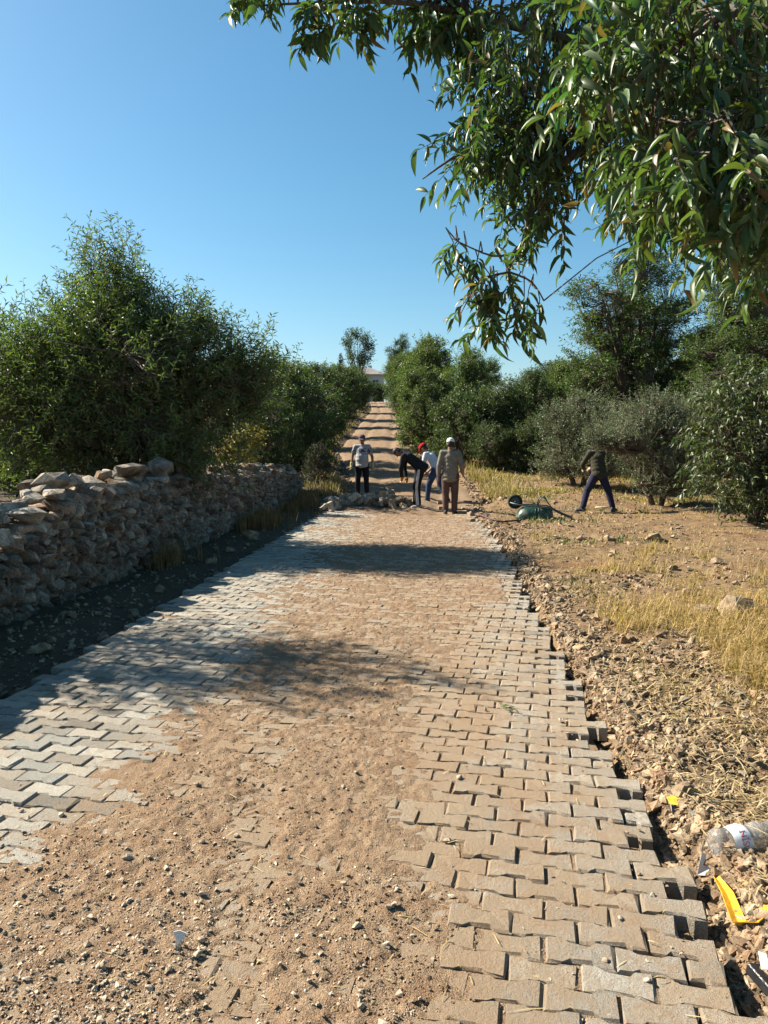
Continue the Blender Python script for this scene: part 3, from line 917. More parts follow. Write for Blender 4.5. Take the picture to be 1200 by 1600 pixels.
ptC = tree_meshes(513, [(0, 0, 1.7, 1.7, 1.5, 1.15), (.9, 0, 2.2, 1.0, 1.0, .8), (-.9, .2, 2.0, 1.1, 1.1, .9), (0, -.4, .9, 1.6, 1.3, .8), (0, .2, 2.6, .9, .9, .7)], 1700, .40, 9, .105, .05, (.056, .08, .028), .5, stems=4, trunk_r=.05, inner=.4, clump=.25, tmpl=(LEAF2, LEAF2_F))
ptD = tree_meshes(514, [(0, 0, 4.6, 1.9, 1.8, 1.6), (-1.0, .2, 5.6, 1.2, 1.2, 1.0), (.9, .3, 6.0, 1.3, 1.2, 1.3), (.9, -.4, 3.6, 1.6, 1.4, 1.2), (-1.1, 0, 3.4, 1.4, 1.4, 1.2), (.2, 0, 7.2, .9, .9, .9), (0, 0, 2.2, 1.8, 1.6, 1.0)], 3000, .5, 10, .105, .04, (.075, .108, .036), 2.0, stems=1, trunk_r=.16, inner=.35, clump=.35, tmpl=(LEAF2, LEAF2_F), n_limb=22)
for nm in (ptA, ptB, ptC, ptD): nm[0].name, nm[1].name = 'trunk', 'crown'

KIND = {'A': (ptA, 4.0), 'B': (ptB, 4.1), 'C': (ptC, 3.35), 'D': (ptD, 8.1)}
rt = RS(61)
def hedge(lst, side_name):
    for (kind, x, y, h, w, label) in lst:
        me, h0 = KIND[kind]
        s = h / h0
        plant_tree('hedge_tree', me, (x, y, T(x, y) - .03), rt.rand() * 6.28, (s * w, s * w, s), label, 'tree', side_name)
LROW = 'trees along the left side of the road'
hedge([
    ('C', -5.0, 20.3, 3.3, .85, 'low dark tree behind the far end of the stone wall'),
    ('A', -4.95, 24.6, 3.9, 1.0, 'dark tree left of the road just past the end of the wall'),
    ('C', -5.2, 28.5, 3.4, 1.0, 'low broad dark tree left of the road, second past the wall end'),
    ('B', -6.6, 31.5, 4.1, 1.0, 'green tree set back left of the road behind the first dark ones'),
    ('A', -6.5, 37.5, 4.1, 1.05, 'dark roadside tree on the left halfway up the shaded climb'),
    ('B', -7.0, 45.0, 4.4, 1.05, 'green roadside tree on the left beside the striped shadows'),
    ('A', -7.6, 54.0, 4.5, 1.05, 'dark roadside tree on the left in the upper half of the climb'),
    ('C', -8.3, 64.0, 4.5, 1.0, 'broad dark tree on the left near the top of the climb'),
    ('B', -9.0, 77.0, 4.6, 1.1, 'green tree on the left close below the hilltop'),
    ('A', -11.3, 96.0, 5.2, 1.15, 'dark tree on the left at the hilltop edge of the road'),
    ('A', -9.6, 26.0, 4.2, 1.1, 'dark tree showing behind the right flank of the wide bushy tree'),
    ('C', -9.4, 17.0, 3.9, 1.1, 'dark shaded tree behind the bushy tree at the left edge'),
    ('B', -13.0, 33.0, 4.6, 1.2, 'far green tree rising behind the left row'),
    ('A', -12.6, 22.0, 4.4, 1.2, 'dark tree far left behind the wide bushy tree'),
    ('C', -12.5, 48.0, 4.4, 1.2, 'far dark tree behind the left row of the road'),
], LROW)
RROW = 'trees along the right side of the road'
hedge([
    ('C', .75, 29.2, 3.3, .9, 'dark bush tree right behind the workers'),
    ('C', 2.15, 29.6, 3.5, .85, 'dark leafy bush tree behind the white capped worker'),
    ('A', 3.5, 31.5, 3.7, .8, 'dark tree at the right end of the dense thicket'),
    ('B', -.8, 33.5, 4.0, 1.0, 'bright green tree right of the road beyond the workers'),
    ('B', .8, 37.0, 4.9, .9, 'green tree standing over the dark thicket right of the road'),
    ('B', -1.2, 44.0, 5.9, .95, 'tall green tree right of the road with the highest crown'),
    ('A', -2.2, 52.0, 5.0, .85, 'dark tree on the right edge of the upper climb'),
    ('B', -3.3, 68.0, 5.8, .85, 'green tree leaning over the right edge of the upper road'),
    ('B', -4.9, 88.0, 6.3, 1.05, 'green tree on the right near the hilltop'),
    ('A', 5.2, 38.0, 4.2, 1.3, 'dark tree far behind the thicket on the right'),
    ('C', 8.0, 48.0, 4.8, 1.6, 'broad tree in the gap between thicket and the tall tree'),
    ('A', 10.0, 60.0, 4.4, 1.4, 'far tree low on the skyline of the right gap'),
    ('B', 2.5, 56.0, 5.0, 1.0, 'far green tree behind the right thicket'),
    ('C', 1.6, 27.6, 1.9, 1.0, 'low dark bush at the foot of the thicket behind the white capped worker'),
    ('C', -10.9, 127.0, 3.6, 1.2, 'low bush below the white house at the end of the road'),
    ('C', 3.3, 27.3, 2.2, 1.1, 'low bush in front of the thicket, left of the olive trees'),
    ('C', 6.2, 26.0, 2.3, 1.1, 'low dark bush behind the walking person between two olive trees'),
    ('A', 8.6, 26.5, 3.2, 1.2, 'dark bushy tree between olive trees and broad leaved shrub'),
    ('C', 11.0, 21.0, 3.0, 1.2, 'dark bush at the right edge behind the broad leaved shrub'),
    ('B', 5.6, 33.5, 4.2, 1.0, 'green tree filling the gap right of the thicket'),
], RROW)
plant_tree('tall_tree', ptD, (6.8, 28.6, T(6.8, 28.6)), .6, (1.35, 1.35, 1.05), 'tall loose crowned tree rising behind the olive trees')
plant_tree('tall_tree', ptD, (10.6, 26.5, T(10.6, 26.5)), 3.4, (1.3, 1.3, 1.05), 'tall dark tree at the right picture edge behind the broad leaved shrub')
plant_tree('tall_tree', ptD, (9.0, 25.2, T(9.0, 25.2)), 5.0, (1.1, 1.1, .80), 'dark dense tree between the tall loose tree and the right edge')
plant_tree('tall_tree', ptD, (9.2, 38.0, T(9.2, 38)), 2.2, (1.0, 1.0, .85), 'dark tree behind the tall loose crowned one')

# ---- olive trees
oliv = tree_meshes(521, [(0, 0, 1.75, 1.2, 1.1, .95), (.6, .2, 2.1, .7, .7, .6), (-.6, 0, 1.9, .8, .8, .8), (.1, -.3, .95, 1.35, 1.1, .75), (-.9, .2, .8, .7, .8, .5), (.5, .1, .6, 1.0, .9, .45), (-.1, 0, 2.5, .6, .6, .45)], 2200, .34, 12, .062, .017, OLIVE, .55, stems=2, trunk_r=.07, droop=.0, up=.75, inner=.3, leafmat='olive', yellow=.03, n_limb=14, tmpl=(LEAF2, LEAF2_F))
oliv_b = tree_meshes(522, [(0, 0, 1.75, 1.2, 1.1, .95), (.6, .2, 2.1, .7, .7, .6), (-.6, 0, 1.95, .8, .8, .7), (.3, -.3, .95, 1.2, 1.0, .7), (.3, 0, .6, 1.0, .8, .45), (-1.35, -1.35, 1.72, .55, .4, .36), (-1.75, -1.2, 1.66, .4, .4, .34), (-1.0, -1.0, 1.8, .5, .5, .4), (-.1, 0, 2.5, .6, .6, .45)], 2600, .34, 12, .062, .017, OLIVE, .55, stems=2, trunk_r=.07, droop=.0, up=.75, inner=.3, leafmat='olive', yellow=.03, n_limb=14, tmpl=(LEAF2, LEAF2_F))
plant_tree('olive_tree', oliv_b, (5.25, 19.6, T(5.25, 19.6)), 0.0, (1.0, 1.0, 1.0), 'grey green olive tree right behind the walking person', 'tree', 'olive trees on the right')
plant_tree('olive_tree', oliv, (4.0, 23.4, T(4.0, 23.4)), 2.3, (1.1, 1.1, .98), 'grey green olive tree left of the walking person, farther back', 'tree', 'olive trees on the right')
plant_tree('olive_tree', oliv, (7.6, 23.0, T(7.6, 23)), 4.0, (1.15, 1.15, 1.05), 'olive tree half hidden behind the broad leaved shrub', 'tree', 'olive trees on the right')

# ---- broad leaved shrub at the right edge
shrub = tree_meshes(531, [(0, 0, 2.0, 1.5, 1.4, 1.35), (-.7, -.3, 1.5, 1.1, 1.0, 1.0), (.5, 0, 2.8, 1.0, .9, .7), (-.9, -.2, 2.5, .6, .7, .5), (.2, -.6, 1.0, 1.3, .9, .7), (0, -.2, .65, 1.5, 1.2, .55), (1.2, -.2, 1.6, 1.1, 1.0, 1.2)], 1150, .5, 9, .135, .062, (.070, .088, .036), .5, stems=3, trunk_r=.06, droop=.55, up=.2, inner=.35, leafmat='leaf_big', n_limb=16, clump=.15)
plant_tree('broad_leaved_shrub', shrub, (6.15, 15.6, T(6.15, 15.6)), .2, (1.0, 1.0, 1.0), 'large leaved shrub with drooping glossy leaves at the right edge', 'shrub')

# ---- small things along the wall end
yel = tree_meshes(541, [(0, 0, .8, .55, .5, .5), (.2, 0, 1.2, .35, .35, .35)], 260, .26, 9, .07, .03, (.22, .17, .035), .3, stems=3, trunk_r=.02, droop=.2, up=.4, inner=.3, n_limb=7)
plant_tree('yellowing_bush', yel, (-4.75, 17.6, T(-4.75, 17.6) + .25), 0, 1.0, 'small yellowing bush behind the top of the stone wall', 'bush')
rnd = tree_meshes(542, [(0, 0, .6, .45, .45, .55), (.1, 0, .95, .3, .3, .3)], 420, .22, 9, .045, .02, (.022, .034, .014), .2, stems=3, trunk_r=.02, inner=.3, n_limb=6)
plant_tree('dark_bush', rnd, (-3.75, 22.3, T(-3.75, 22.3)), 0, (1, 1, 1.1), 'small rounded dark bush at the end of the wall', 'bush')

# ---- far hilltop: thin bare-stemmed tree, cypress, big trees over the crest
thin = tree_meshes(551, [(0, 0, 9.0, 2.2, 2.0, 1.0), (-1.5, 0, 8.0, 1.2, 1.2, .8), (1.6, 0, 7.6, 1.2, 1.2, .8), (.3, 0, 6.2, 2.4, 1.8, 1.6)], 420, 1.2, 7, .34, .13, (.06, .085, .035), 2.2, stems=7, trunk_r=.11, inner=.3, up=1.2, n_limb=26, tmpl=(LEAF2, LEAF2_F), clump=.2)
plant_tree('thin_tree', thin, (-13.6, 120.0, T(-13.6, 120)), 0, (1, 1, 1.12), 'thin many stemmed tree at the hilltop with sparse tufted crown')
cyp = tree_meshes(552, [(0, 0, 1.5, .9, .9, 1.6), (0, 0, 3.6, .75, .75, 1.8), (0, 0, 5.4, .45, .45, 1.5)], 700, .5, 8, .22, .10, (.022, .036, .018), .8, trunk_r=.1, inner=.3, up=1.4, ragged=.1, tmpl=(LEAF2, LEAF2_F))
plant_tree('cypress', cyp, (-14.9, 110.0, T(-14.9, 110)), 0, (1, 1, 1.0), 'small dark pointed cypress at the hilltop left of the road', 'tree')
plant_tree('hilltop_tree', ptD, (-7.6, 132.0, T(-7.6, 132)), 1.0, (1.5, 1.5, 1.45), 'large loose tree over the hilltop right of the white house')
plant_tree('hilltop_tree', ptB, (-3.0, 128.0, T(-3, 128)), 2.0, (2.6, 2.6, 2.5), 'rounded tree on the hilltop right of the large loose one')
for i, (x, y, s, lab) in enumerate([(-32, 120, 1.5, 'far left hilltop tree above the bushy tree flank'), (-24, 118, 1.25, 'far pale tree on the left skyline near the thin tree'), (-42, 130, 1.4, 'leftmost far tree on the left skyline'), (14, 120, 1.2, 'far tree on the right skyline above the gap'), (24, 128, 1.5, 'far tree behind the tall loose crowned tree'), (36, 122, 1.6, 'far tree at the right skyline'), (-18.5, 128, 1.2, 'far tree left of the white house')]):
    plant_tree('far_tree', [ptA, ptC, ptB][i % 3], (x, y, T(x, y)), i, (s * 1.4, s * 1.4, s), lab, 'tree', 'trees on the far skyline')

# ------------------------------------------------------------------ grass
def blades(x, y, z, L, lean, cols, width, r, curl=.5):
    """curved blades of two segments"""
    n = len(x); a = r.rand(n) * 6.283
    dx, dy_ = np.cos(a), np.sin(a)
    s = np.stack([-dy_, dx, 0 * dx], 1) * (width / 2)[:, None]
    p0 = np.stack([x, y, z], 1)
    h1 = np.stack([dx * lean * L * .35, dy_ * lean * L * .35, L * .55], 1)
    h2 = np.stack([dx * lean * L * (.35 + .65 * curl * 2), dy_ * lean * L * (.35 + .65 * curl * 2), L * np.clip(1 - lean * .5, .15, 1)], 1)
    V = np.stack([p0 - s, p0 + s, p0 + h1 - s * .8, p0 + h1 + s * .8, p0 + h2], 1).reshape(-1, 3)
    f = np.array([[0, 1, 3], [0, 3, 2], [2, 3, 4]])
    F = (f[None] + (np.arange(n) * 5)[:, None, None]).reshape(-1, 3)
    return V, F, np.repeat(cols, 5, 0)

rg = RS(71)
def straw_cols(r, n, a=(.46, .33, .13), b=(.56, .44, .22)):
    t = r.rand(n, 1); c = np.array(a) * (1 - t) + np.array(b) * t
    return np.clip(c * (1 + r.normal(0, .18, (n, 1))), .02, .9)
def grass_field(name, label, dens_fn, n, ylo, yhi, xfn, Lm, wid, cols, lean=.5, tuft=6):
    nt = n // tuft
    y = 1 / (1 / yhi + rg.rand(nt) * (1 / ylo - 1 / yhi)); x = xfn(y, nt)
    keep = rg.rand(nt) < dens_fn(x, y)
    x, y = x[keep], y[keep]
    x = np.repeat(x, tuft) + rg.normal(0, .022, len(x) * tuft) * (1 + np.repeat(y, tuft) * .10); y = np.repeat(y, tuft) + rg.normal(0, .022, len(y) * tuft) * (1 + np.repeat(y, tuft) * .1)
    m = len(x)
    L = Lm * np.exp(rg.normal(0, .35, m)); w = wid * (1 + .07 * y) * rg.uniform(.7, 1.3, m)
    V, F, C = blades(x, y, terr(x, y) - .01, L, np.abs(rg.normal(lean, .3, m)), cols(m), w, rg)
    return tag(link(name, np_mesh(name, V, F, [M['straw']], col=C)), label, 'grass', kind='stuff')
# tall dry grass right of the rubble bank
grass_field('dry_grass', 'golden dry grass right of the rubble bank',
            lambda x, y: smooth(.0, .35, .8 * fbm(x * .55 + 3.1, y * .55, 3, 83) + .7 * fbm(x * 2.3, y * 2.3, 3, 85) + 1.1 * smooth(.3, .9, x - 1.35 - .02 * y) * smooth(8.5, 5.5, y) * smooth(2.4, 3.6, y) - .28),
            75000, 2.6, 22, lambda y, n: 1.45 + np.abs(rg.normal(0, 1, n)) * (.45 + .25 * y), .165, .0034, lambda m: straw_cols(rg, m, (.27, .165, .06), (.44, .32, .15)), .75)
# low dry grass and stubble across the field
grass_field('stubble', 'short dry stubble across the field on the right',
            lambda x, y: smooth(-.35, .45, fbm(x * .8, y * .8, 4, 87)) * (.25 + .75 * smooth(4.5, 9, y)), 120000, 3.0, 40,
            lambda y, n: xr_edge(y) + .35 + rg.rand(n) ** 1.3 * (1.5 + .62 * y), .05, .0035, lambda m: straw_cols(rg, m, (.18, .125, .055), (.40, .30, .15)), .9)
# green weeds near the olive trees
grass_field('green_weeds', 'low green weeds in front of the olive trees',
            lambda x, y: smooth(.12, .5, fbm(x * .45 + 9, y * .45, 3, 93)), 16000, 12, 30,
            lambda y, n: 1.6 + rg.rand(n) * (8.0), .10, .008, lambda m: leaf_cols(rg, m, (.12, .135, .045), .25, .1), .6)
# dry grass below the wall and along the left of the climb
grass_field('shaded_grass', 'brown dry grass along the foot of the stone wall',
            lambda x, y: smooth(-.05, .4, fbm(x * .7 + 2, y * .6, 3, 97)), 22000, 6.6, 23,
            lambda y, n: WALL_X + .12 + np.abs(rg.normal(0, .28, n)), .26, .006, lambda m: straw_cols(rg, m, (.17, .10, .045), (.24, .16, .08)), .35)
grass_field('roadside_grass', 'tall dry grass beside the unpaved road at the end of the wall',
            lambda x, y: smooth(-.2, .3, fbm(x * .6 + 5, y * .4, 3, 99)), 9000, 20.5, 90,
            lambda y, n: road_x(y) + np.where(rg.rand(n) < .5, -1, 1) * (2.1 + np.abs(rg.normal(0, .5, n))), .24, .008, lambda m: straw_cols(rg, m, (.22, .155, .07), (.34, .26, .14)), .5)
grass_field('yellow_grass', 'yellow dry grass strip in front of the thicket on the right',
            lambda x, y: smooth(-.3, .2, fbm(x * .5 + 8, y * .5, 3, 101)), 16000, 20, 30,
            lambda y, n: 1.2 + rg.rand(n) * 8, .10, .010, lambda m: straw_cols(rg, m, (.27, .20, .08), (.38, .30, .15)), .6)
# straw lying flat
n = 4500
y = 1 / (1 / 20. + rg.rand(n) * (1 / 2.0 - 1 / 20.)); x = xr_edge(y) + .1 + np.abs(rg.normal(0, 1, n)) * (.35 + .2 * y)
a = rg.rand(n) * 6.283; L = np.exp(rg.normal(math.log(.09), .4, n)); w = .0022 * (1 + .1 * y)
d = np.stack([np.cos(a), np.sin(a), rg.normal(.05, .18, n)], 1) * L[:, None]
s = np.stack([-np.sin(a), np.cos(a), 0 * a], 1) * w[:, None]
far_ok = (np.hypot((x - 1.28) / .24, (y - 2.92) / .16) > 1) & (np.hypot((x - 1.1) / .2, (y - 2.5) / .12) > 1)
x, y, a, L, w = x[far_ok], y[far_ok], a[far_ok], L[far_ok], w[far_ok]; d = d[far_ok]; s = s[far_ok]; n = len(x)
p0 = np.stack([x, y, terr(x, y) + .018 + rg.rand(n) * .015], 1); pm = p0 + d * .5 + np.array([0, 0, .012])
V = np.stack([p0 - s, p0 + s, pm - s, pm + s, p0 + d], 1).reshape(-1, 3)
F = (np.array([[0, 1, 3], [0, 3, 2], [2, 3, 4]])[None] + (np.arange(n) * 5)[:, None, None]).reshape(-1, 3)
tag(link('straw_litter', np_mesh('straw_litter', V, F, [M['straw']], col=np.repeat(straw_cols(rg, n, (.30, .21, .10), (.50, .40, .24)), 5, 0))), 'loose straw lying on the rubble of the right verge', 'straw', kind='stuff')
n = 260
y = 1 / (1 / 9. + rg.rand(n) * (1 / 1.9 - 1 / 9.)); x = rg.uniform(-2.2, .8, n)
a = rg.rand(n) * 6.283; L = np.exp(rg.normal(math.log(.045), .45, n)); w = np.full(n, .0013) * (1 + .1 * y)
d = np.stack([np.cos(a), np.sin(a), rg.normal(.0, .05, n)], 1) * L[:, None]; s = np.stack([-np.sin(a), np.cos(a), 0 * a], 1) * w[:, None]
p0 = np.stack([x, y, np.maximum(soil_h(x, y), 0) + .006], 1); pm = p0 + d * .5 + np.array([0, 0, .004])
V = np.stack([p0 - s, p0 + s, pm - s, pm + s, p0 + d], 1).reshape(-1, 3)
F = (np.array([[0, 1, 3], [0, 3, 2], [2, 3, 4]])[None] + (np.arange(n) * 5)[:, None, None]).reshape(-1, 3)
tag(link('road_straw', np_mesh('road_straw', V, F, [M['straw']], col=np.repeat(straw_cols(rg, n, (.34, .25, .12), (.5, .40, .24)), 5, 0))), 'stray straws lying on the sandy paving', 'straw', kind='stuff')

# ------------------------------------------------------------------ overhanging tree, trunk out of the picture on the right
ov = empty('overhanging_tree', (3.6, 3.0, 0))
tag(ov, 'overhanging tree with long drooping leaves filling the upper right corner', 'tree')
OVM = Matrix.Translation(ov.location).inverted()
ro = RS(81)
P3 = lambda a: np.array(at_depth(*a))
limbs = [   # polylines: pixel x, pixel y, metres from the camera
    ([(3.6, 3.0, 0), (3.55, 3.05, 1.2), (3.4, 3.1, 2.2)], [.17, .14, .12]),
    ([(3.4, 3.1, 2.2), (2.7, 3.2, 2.75), tuple(P3((1130, -60, 3.6))), tuple(P3((960, 60, 3.7))), tuple(P3((800, 40, 3.8))), tuple(P3((640, 5, 3.9))), tuple(P3((480, 5, 4.0))), tuple(P3((360, 12, 4.05)))], [.10, .08, .055, .035, .02, .013, .007, .003]),
    ([(3.4, 3.1, 2.2), (2.5, 3.2, 2.5), tuple(P3((1120, 160, 3.5))), tuple(P3((960, 210, 3.6))), tuple(P3((850, 280, 3.6))), tuple(P3((815, 390, 3.55))), tuple(P3((795, 425, 3.5))), tuple(P3((810, 520, 3.5)))], [.09, .07, .045, .028, .016, .009, .006, .003]),
    ([tuple(P3((960, 210, 3.6))), tuple(P3((820, 200, 3.7))), tuple(P3((720, 240, 3.75))), tuple(P3((660, 280, 3.8)))], [.02, .012, .008, .003]),
    ([tuple(P3((960, 60, 3.7))), tuple(P3((830, 130, 3.8))), tuple(P3((740, 170, 3.8)))], [.02, .012, .004]),
    ([(3.4, 3.1, 2.2), (2.3, 2.4, 2.5), tuple(P3((1240, 20, 2.5))), tuple(P3((1060, 70, 2.5))), tuple(P3((920, 150, 2.6)))], [.06, .035, .014, .008, .003]),
    ([(3.4, 3.1, 2.2), (2.1, 2.0, 2.15), tuple(P3((1260, 190, 2.3))), tuple(P3((1140, 240, 2.3))), tuple(P3((1020, 240, 2.3)))], [.05, .03, .011, .007, .003]),
    ([tuple(P3((815, 390, 3.55))), tuple(P3((770, 400, 3.5))), tuple(P3((705, 372, 3.5)))], [.007, .005, .002]),
    ([tuple(P3((795, 425, 3.5))), tuple(P3((750, 440, 3.45))), tuple(P3((720, 490, 3.4)))], [.006, .004, .002]),
    ([tuple(P3((795, 425, 3.5))), tuple(P3((830, 440, 3.5))), tuple(P3((850, 470, 3.5)))], [.006, .004, .002]),
]
mb = MB()
for pts, rad in limbs:
    # smooth the polyline a little
    q = [Vector(p) for p in pts]; fine_p = []; fine_r = []
    for i in range(len(q) - 1):
        p0, p1, p2, p3 = q[max(i - 1, 0)], q[i], q[i + 1], q[min(i + 2, len(q) - 1)]
        for t in (0, .25, .5, .75):
            fine_p.append(.5 * ((2 * p1) + (p2 - p0) * t + (2 * p0 - 5 * p1 + 4 * p2 - p3) * t * t + (3 * p1 - p0 - 3 * p2 + p3) * t ** 3)); fine_r.append(rad[i] * (1 - t) + rad[i + 1] * t)
    fine_p.append(q[-1]); fine_r.append(rad[-1])
    mb.tube(fine_p, fine_r, 8)
o = mb.build('trunk', M['bark'], ov, True); o.matrix_local = OVM

twigs = []    # start, direction, length, leaf length
def in_poly(p, poly):
    x, y = p; c = False; j = len(poly) - 1
    for i in range(len(poly)):
        xi, yi = poly[i]; xj, yj = poly[j]
        if (yi > y) != (yj > y) and x < (xj - xi) * (y - yi) / (yj - yi) + xi: c = not c
        j = i
    return c
CR = np.array(CAM_M)[:, 0]; CF = -np.array(CAM_M)[:, 2]
def region(poly, n, dlo, dhi, left=.35, ln=(.12, .28), LL=.074):
    xs_ = [p[0] for p in poly]; ys_ = [p[1] for p in poly]; k = 0
    while k < n:
        p = (ro.uniform(min(xs_), max(xs_)), ro.uniform(min(ys_), max(ys_)))
        if not in_poly(p, poly): continue
        d = -CR * (left + ro.normal(0, .35)) + CF * ro.normal(0, .35) + np.array([0, 0, -.55 + ro.normal(0, .3)])
        twigs.append((P3((p[0], p[1], ro.uniform(dlo, dhi))), d / np.linalg.norm(d), ro.uniform(*ln), LL)); k += 1
# dense middle mass, farther from the camera
region([(740, 60), (760, 20), (900, -60), (1120, -60), (1180, 60), (1180, 330), (1040, 350), (930, 250), (860, 240), (800, 250), (745, 190), (730, 120)], 340, 3.2, 4.3)
region([(700, 210), (760, 120), (880, 160), (900, 260), (830, 270), (745, 255)], 110, 3.4, 4.0)
region([(790, 270), (880, 255), (900, 330), (850, 345), (800, 320)], 22, 3.4, 3.8)
region([(930, 200), (1180, 200), (1230, 350), (1160, 350), (1010, 290)], 95, 2.6, 3.4)
# unseen foliage above the picture, added to shade the middle mass
region([(420, -380), (900, -480), (1200, -420), (1200, -90), (760, -90), (480, -110)], 340, 3.3, 4.8, .2, (.14, .32), .085)
# hanging spray at the lower left
region([(745, 425), (850, 440), (845, 485), (760, 500), (725, 470)], 21, 3.35, 3.6, .1, (.10, .20), .078)
region([(712, 372), (780, 400), (760, 415), (705, 385)], 6, 3.4, 3.55, .3, (.08, .14), .075)
# thin top spray reaching left
region([(440, -12), (600, -12), (760, -12), (760, 45), (640, 20), (540, 25), (470, 15)], 46, 3.8, 4.2, .3, (.10, .22), .10)
region([(355, -15), (440, -15), (430, 8), (380, 10)], 8, 3.9, 4.1, .5, (.08, .14), .085)
region([(660, 0), (740, 0), (750, 60), (690, 60)], 12, 3.7, 4.0, .3, (.1, .2), .10)
region([(500, 25), (540, 20), (540, 45), (505, 45)], 3, 3.9, 4.0, .2, (.1, .16), .10)
# near leaves on the right
region([(900, 40), (980, -60), (1230, -60), (1230, 400), (1150, 330), (1100, 270), (1010, 170), (930, 130)], 230, 2.15, 3.0, .45, (.13, .26), .072)
region([(1000, 200), (1230, 150), (1240, 380), (1140, 330)], 70, 1.95, 2.5, .45, (.12, .22), .072)
A = np.array([t[0] for t in twigs]); D = np.array([t[1] for t in twigs]); LT = np.array([t[2] for t in twigs]); LL = np.array([t[3] for t in twigs]); nt = len(twigs)
B = A + D * LT[:, None] + np.array([0, 0, -1]) * (LT * .25)[:, None]
# stems joining the twigs to the nearest limb
Nn = []
for pts, rad in limbs[1:]:
    q = [Vector(p) for p in pts]
    for i in range(len(q) - 1):
        for t in np.linspace(0, 1, 9): Nn.append(np.array(q[i].lerp(q[i + 1], t)))
Nn = np.array(Nn)
j = np.argmin(((A[:, None, :] - Nn[None]) ** 2).sum(-1), 1); S = Nn[j]
mid = (S + A) / 2 + ro.normal(0, .02, A.shape) + np.array([0, 0, .05])
st = [sticks(S, mid, np.full(nt, .0042), np.full(nt, .0034)), sticks(mid, A, np.full(nt, .0034), np.full(nt, .0026)), sticks(A, B, np.full(nt, .0026), np.full(nt, .001))]
V = []; F = []; off = 0
for a, b in st: V.append(a); F.append(b + off); off += len(a)
o = link('twigs', np_mesh('twigs', np.concatenate(V), np.concatenate(F), [M['bark']]), ov); o.matrix_local = OVM; o['kind'] = 'stuff'
per = 12
ti = np.repeat(np.arange(nt), per); m_ = nt * per
t = np.tile(np.linspace(.05, 1.0, per), nt)
bp = A[ti] + (B - A)[ti] * t[:, None]
ax = norm((B - A)[ti]); u = norm(np.cross(ax, np.array([.21, .13, .97]))); w = np.cross(ax, u)
an = np.tile(np.arange(per) * 2.4, nt) + ro.rand(m_) * .8 + np.repeat(ro.rand(nt) * 6.3, per)
rad_ = u * np.cos(an)[:, None] + w * np.sin(an)[:, None]
ld = norm(ax * .45 + rad_ * .7 + np.array([0, 0, -.42]) + ro.normal(0, .28, (m_, 3)))
ln_ = norm(np.array([-.35, 0, .55]) + rad_ * .5 + ro.normal(0, .45, (m_, 3)))
Lf = LL[ti] * np.exp(ro.normal(-.06, .2, m_)); Wf = Lf * ro.uniform(.2, .32, m_)
pxl, pyl, dpl = project(bp)
vis = (pxl > -30) & (pxl < 1215) & (pyl > -30)
big_i = np.argsort(-np.where(vis, Lf / dpl, 0) * (1 - .0 * dpl))[:300]
isb = np.zeros(m_, bool); isb[big_i] = True
LCOL = (.072, .112, .040)
cl = leaf_cols(ro, m_, LCOL, .26, .10)
dry = ro.rand(m_) < .04; cl[dry] = np.array([.20, .13, .05]) * ro.uniform(.6, 1.2, (dry.sum(), 1))
LV, LF, LC = leaves(bp[~isb], ld[~isb], ln_[~isb], Lf[~isb], Wf[~isb], cl[~isb], (LEAFN, LEAFN_F))
o = link('leaves', np_mesh('leaves', LV, LF, [M['leaf_big']], col=LC, smooth_=True), ov); o.matrix_local = OVM; o['kind'] = 'stuff'
lvar = []
for i in range(9):
    Tm = LEAFN.copy(); rr = RS(900 + i)
    Tm[:, 2] += rr.normal(-.05, .12) * Tm[:, 0] ** 2; Tm[:, 1] += rr.normal(0, .25) * Tm[:, 0] ** 2
    lvar.append(np_mesh('leaf', Tm, LEAFN_F, [M['leaf_big']], col=np.tile(leaf_cols(rr, 1, LCOL, .22, .12), (len(Tm), 1)), smooth_=True))
for i in big_i:
    d = Vector(ld[i]).normalized(); s = Vector(ln_[i]).cross(d).normalized(); nn = d.cross(s)
    mt = Matrix(((d.x * Lf[i], s.x * Wf[i], nn.x * Lf[i], bp[i][0]), (d.y * Lf[i], s.y * Wf[i], nn.y * Lf[i], bp[i][1]), (d.z * Lf[i], s.z * Wf[i], nn.z * Lf[i], bp[i][2]), (0, 0, 0, 1)))
    o = link('leaf', lvar[ro.randint(9)], ov); o.matrix_local = OVM @ mt

# ------------------------------------------------------------------ white house beyond the hilltop
house = empty('white_house', (-17.2, 150.0, float(hill(150)) - .6), R_(6))
tag(house, 'white two storey house with grey hipped roof beyond the hilltop', 'house')
m_white = m_plain('white_render', (.55, .535, .50), .85, .2, .06, .5)
m_roof = m_plain('grey_roof', (.20, .19, .185), .8, .2, .2, 1.5, .3)
m_glass = m_plain('window_glass', (.03, .035, .045), .1, .5, .1)
m_frame = m_plain('window_frame', (.55, .53, .50), .6, .3, .05)
mb = MB(); mb.box((0, 0, 3.3), (5.2, 4.0, 3.3)); mb.build('wall', m_white, house)
mb = MB(); e = 5.9; f_ = 4.7
mb.add([(-e, -f_, 6.603), (e, -f_, 6.603), (e, f_, 6.603), (-e, f_, 6.603), (-2.2, 0, 8.4), (2.2, 0, 8.4)], [(0, 1, 5, 4), (2, 3, 4, 5), (1, 2, 5), (3, 0, 4), (3, 2, 1, 0)])
rf = mb.build('roof', m_roof, house)
mb = MB(); mb.box((2.6, .6, 8.0), (.35, .35, .7)); mb.build('chimney', m_white, rf)
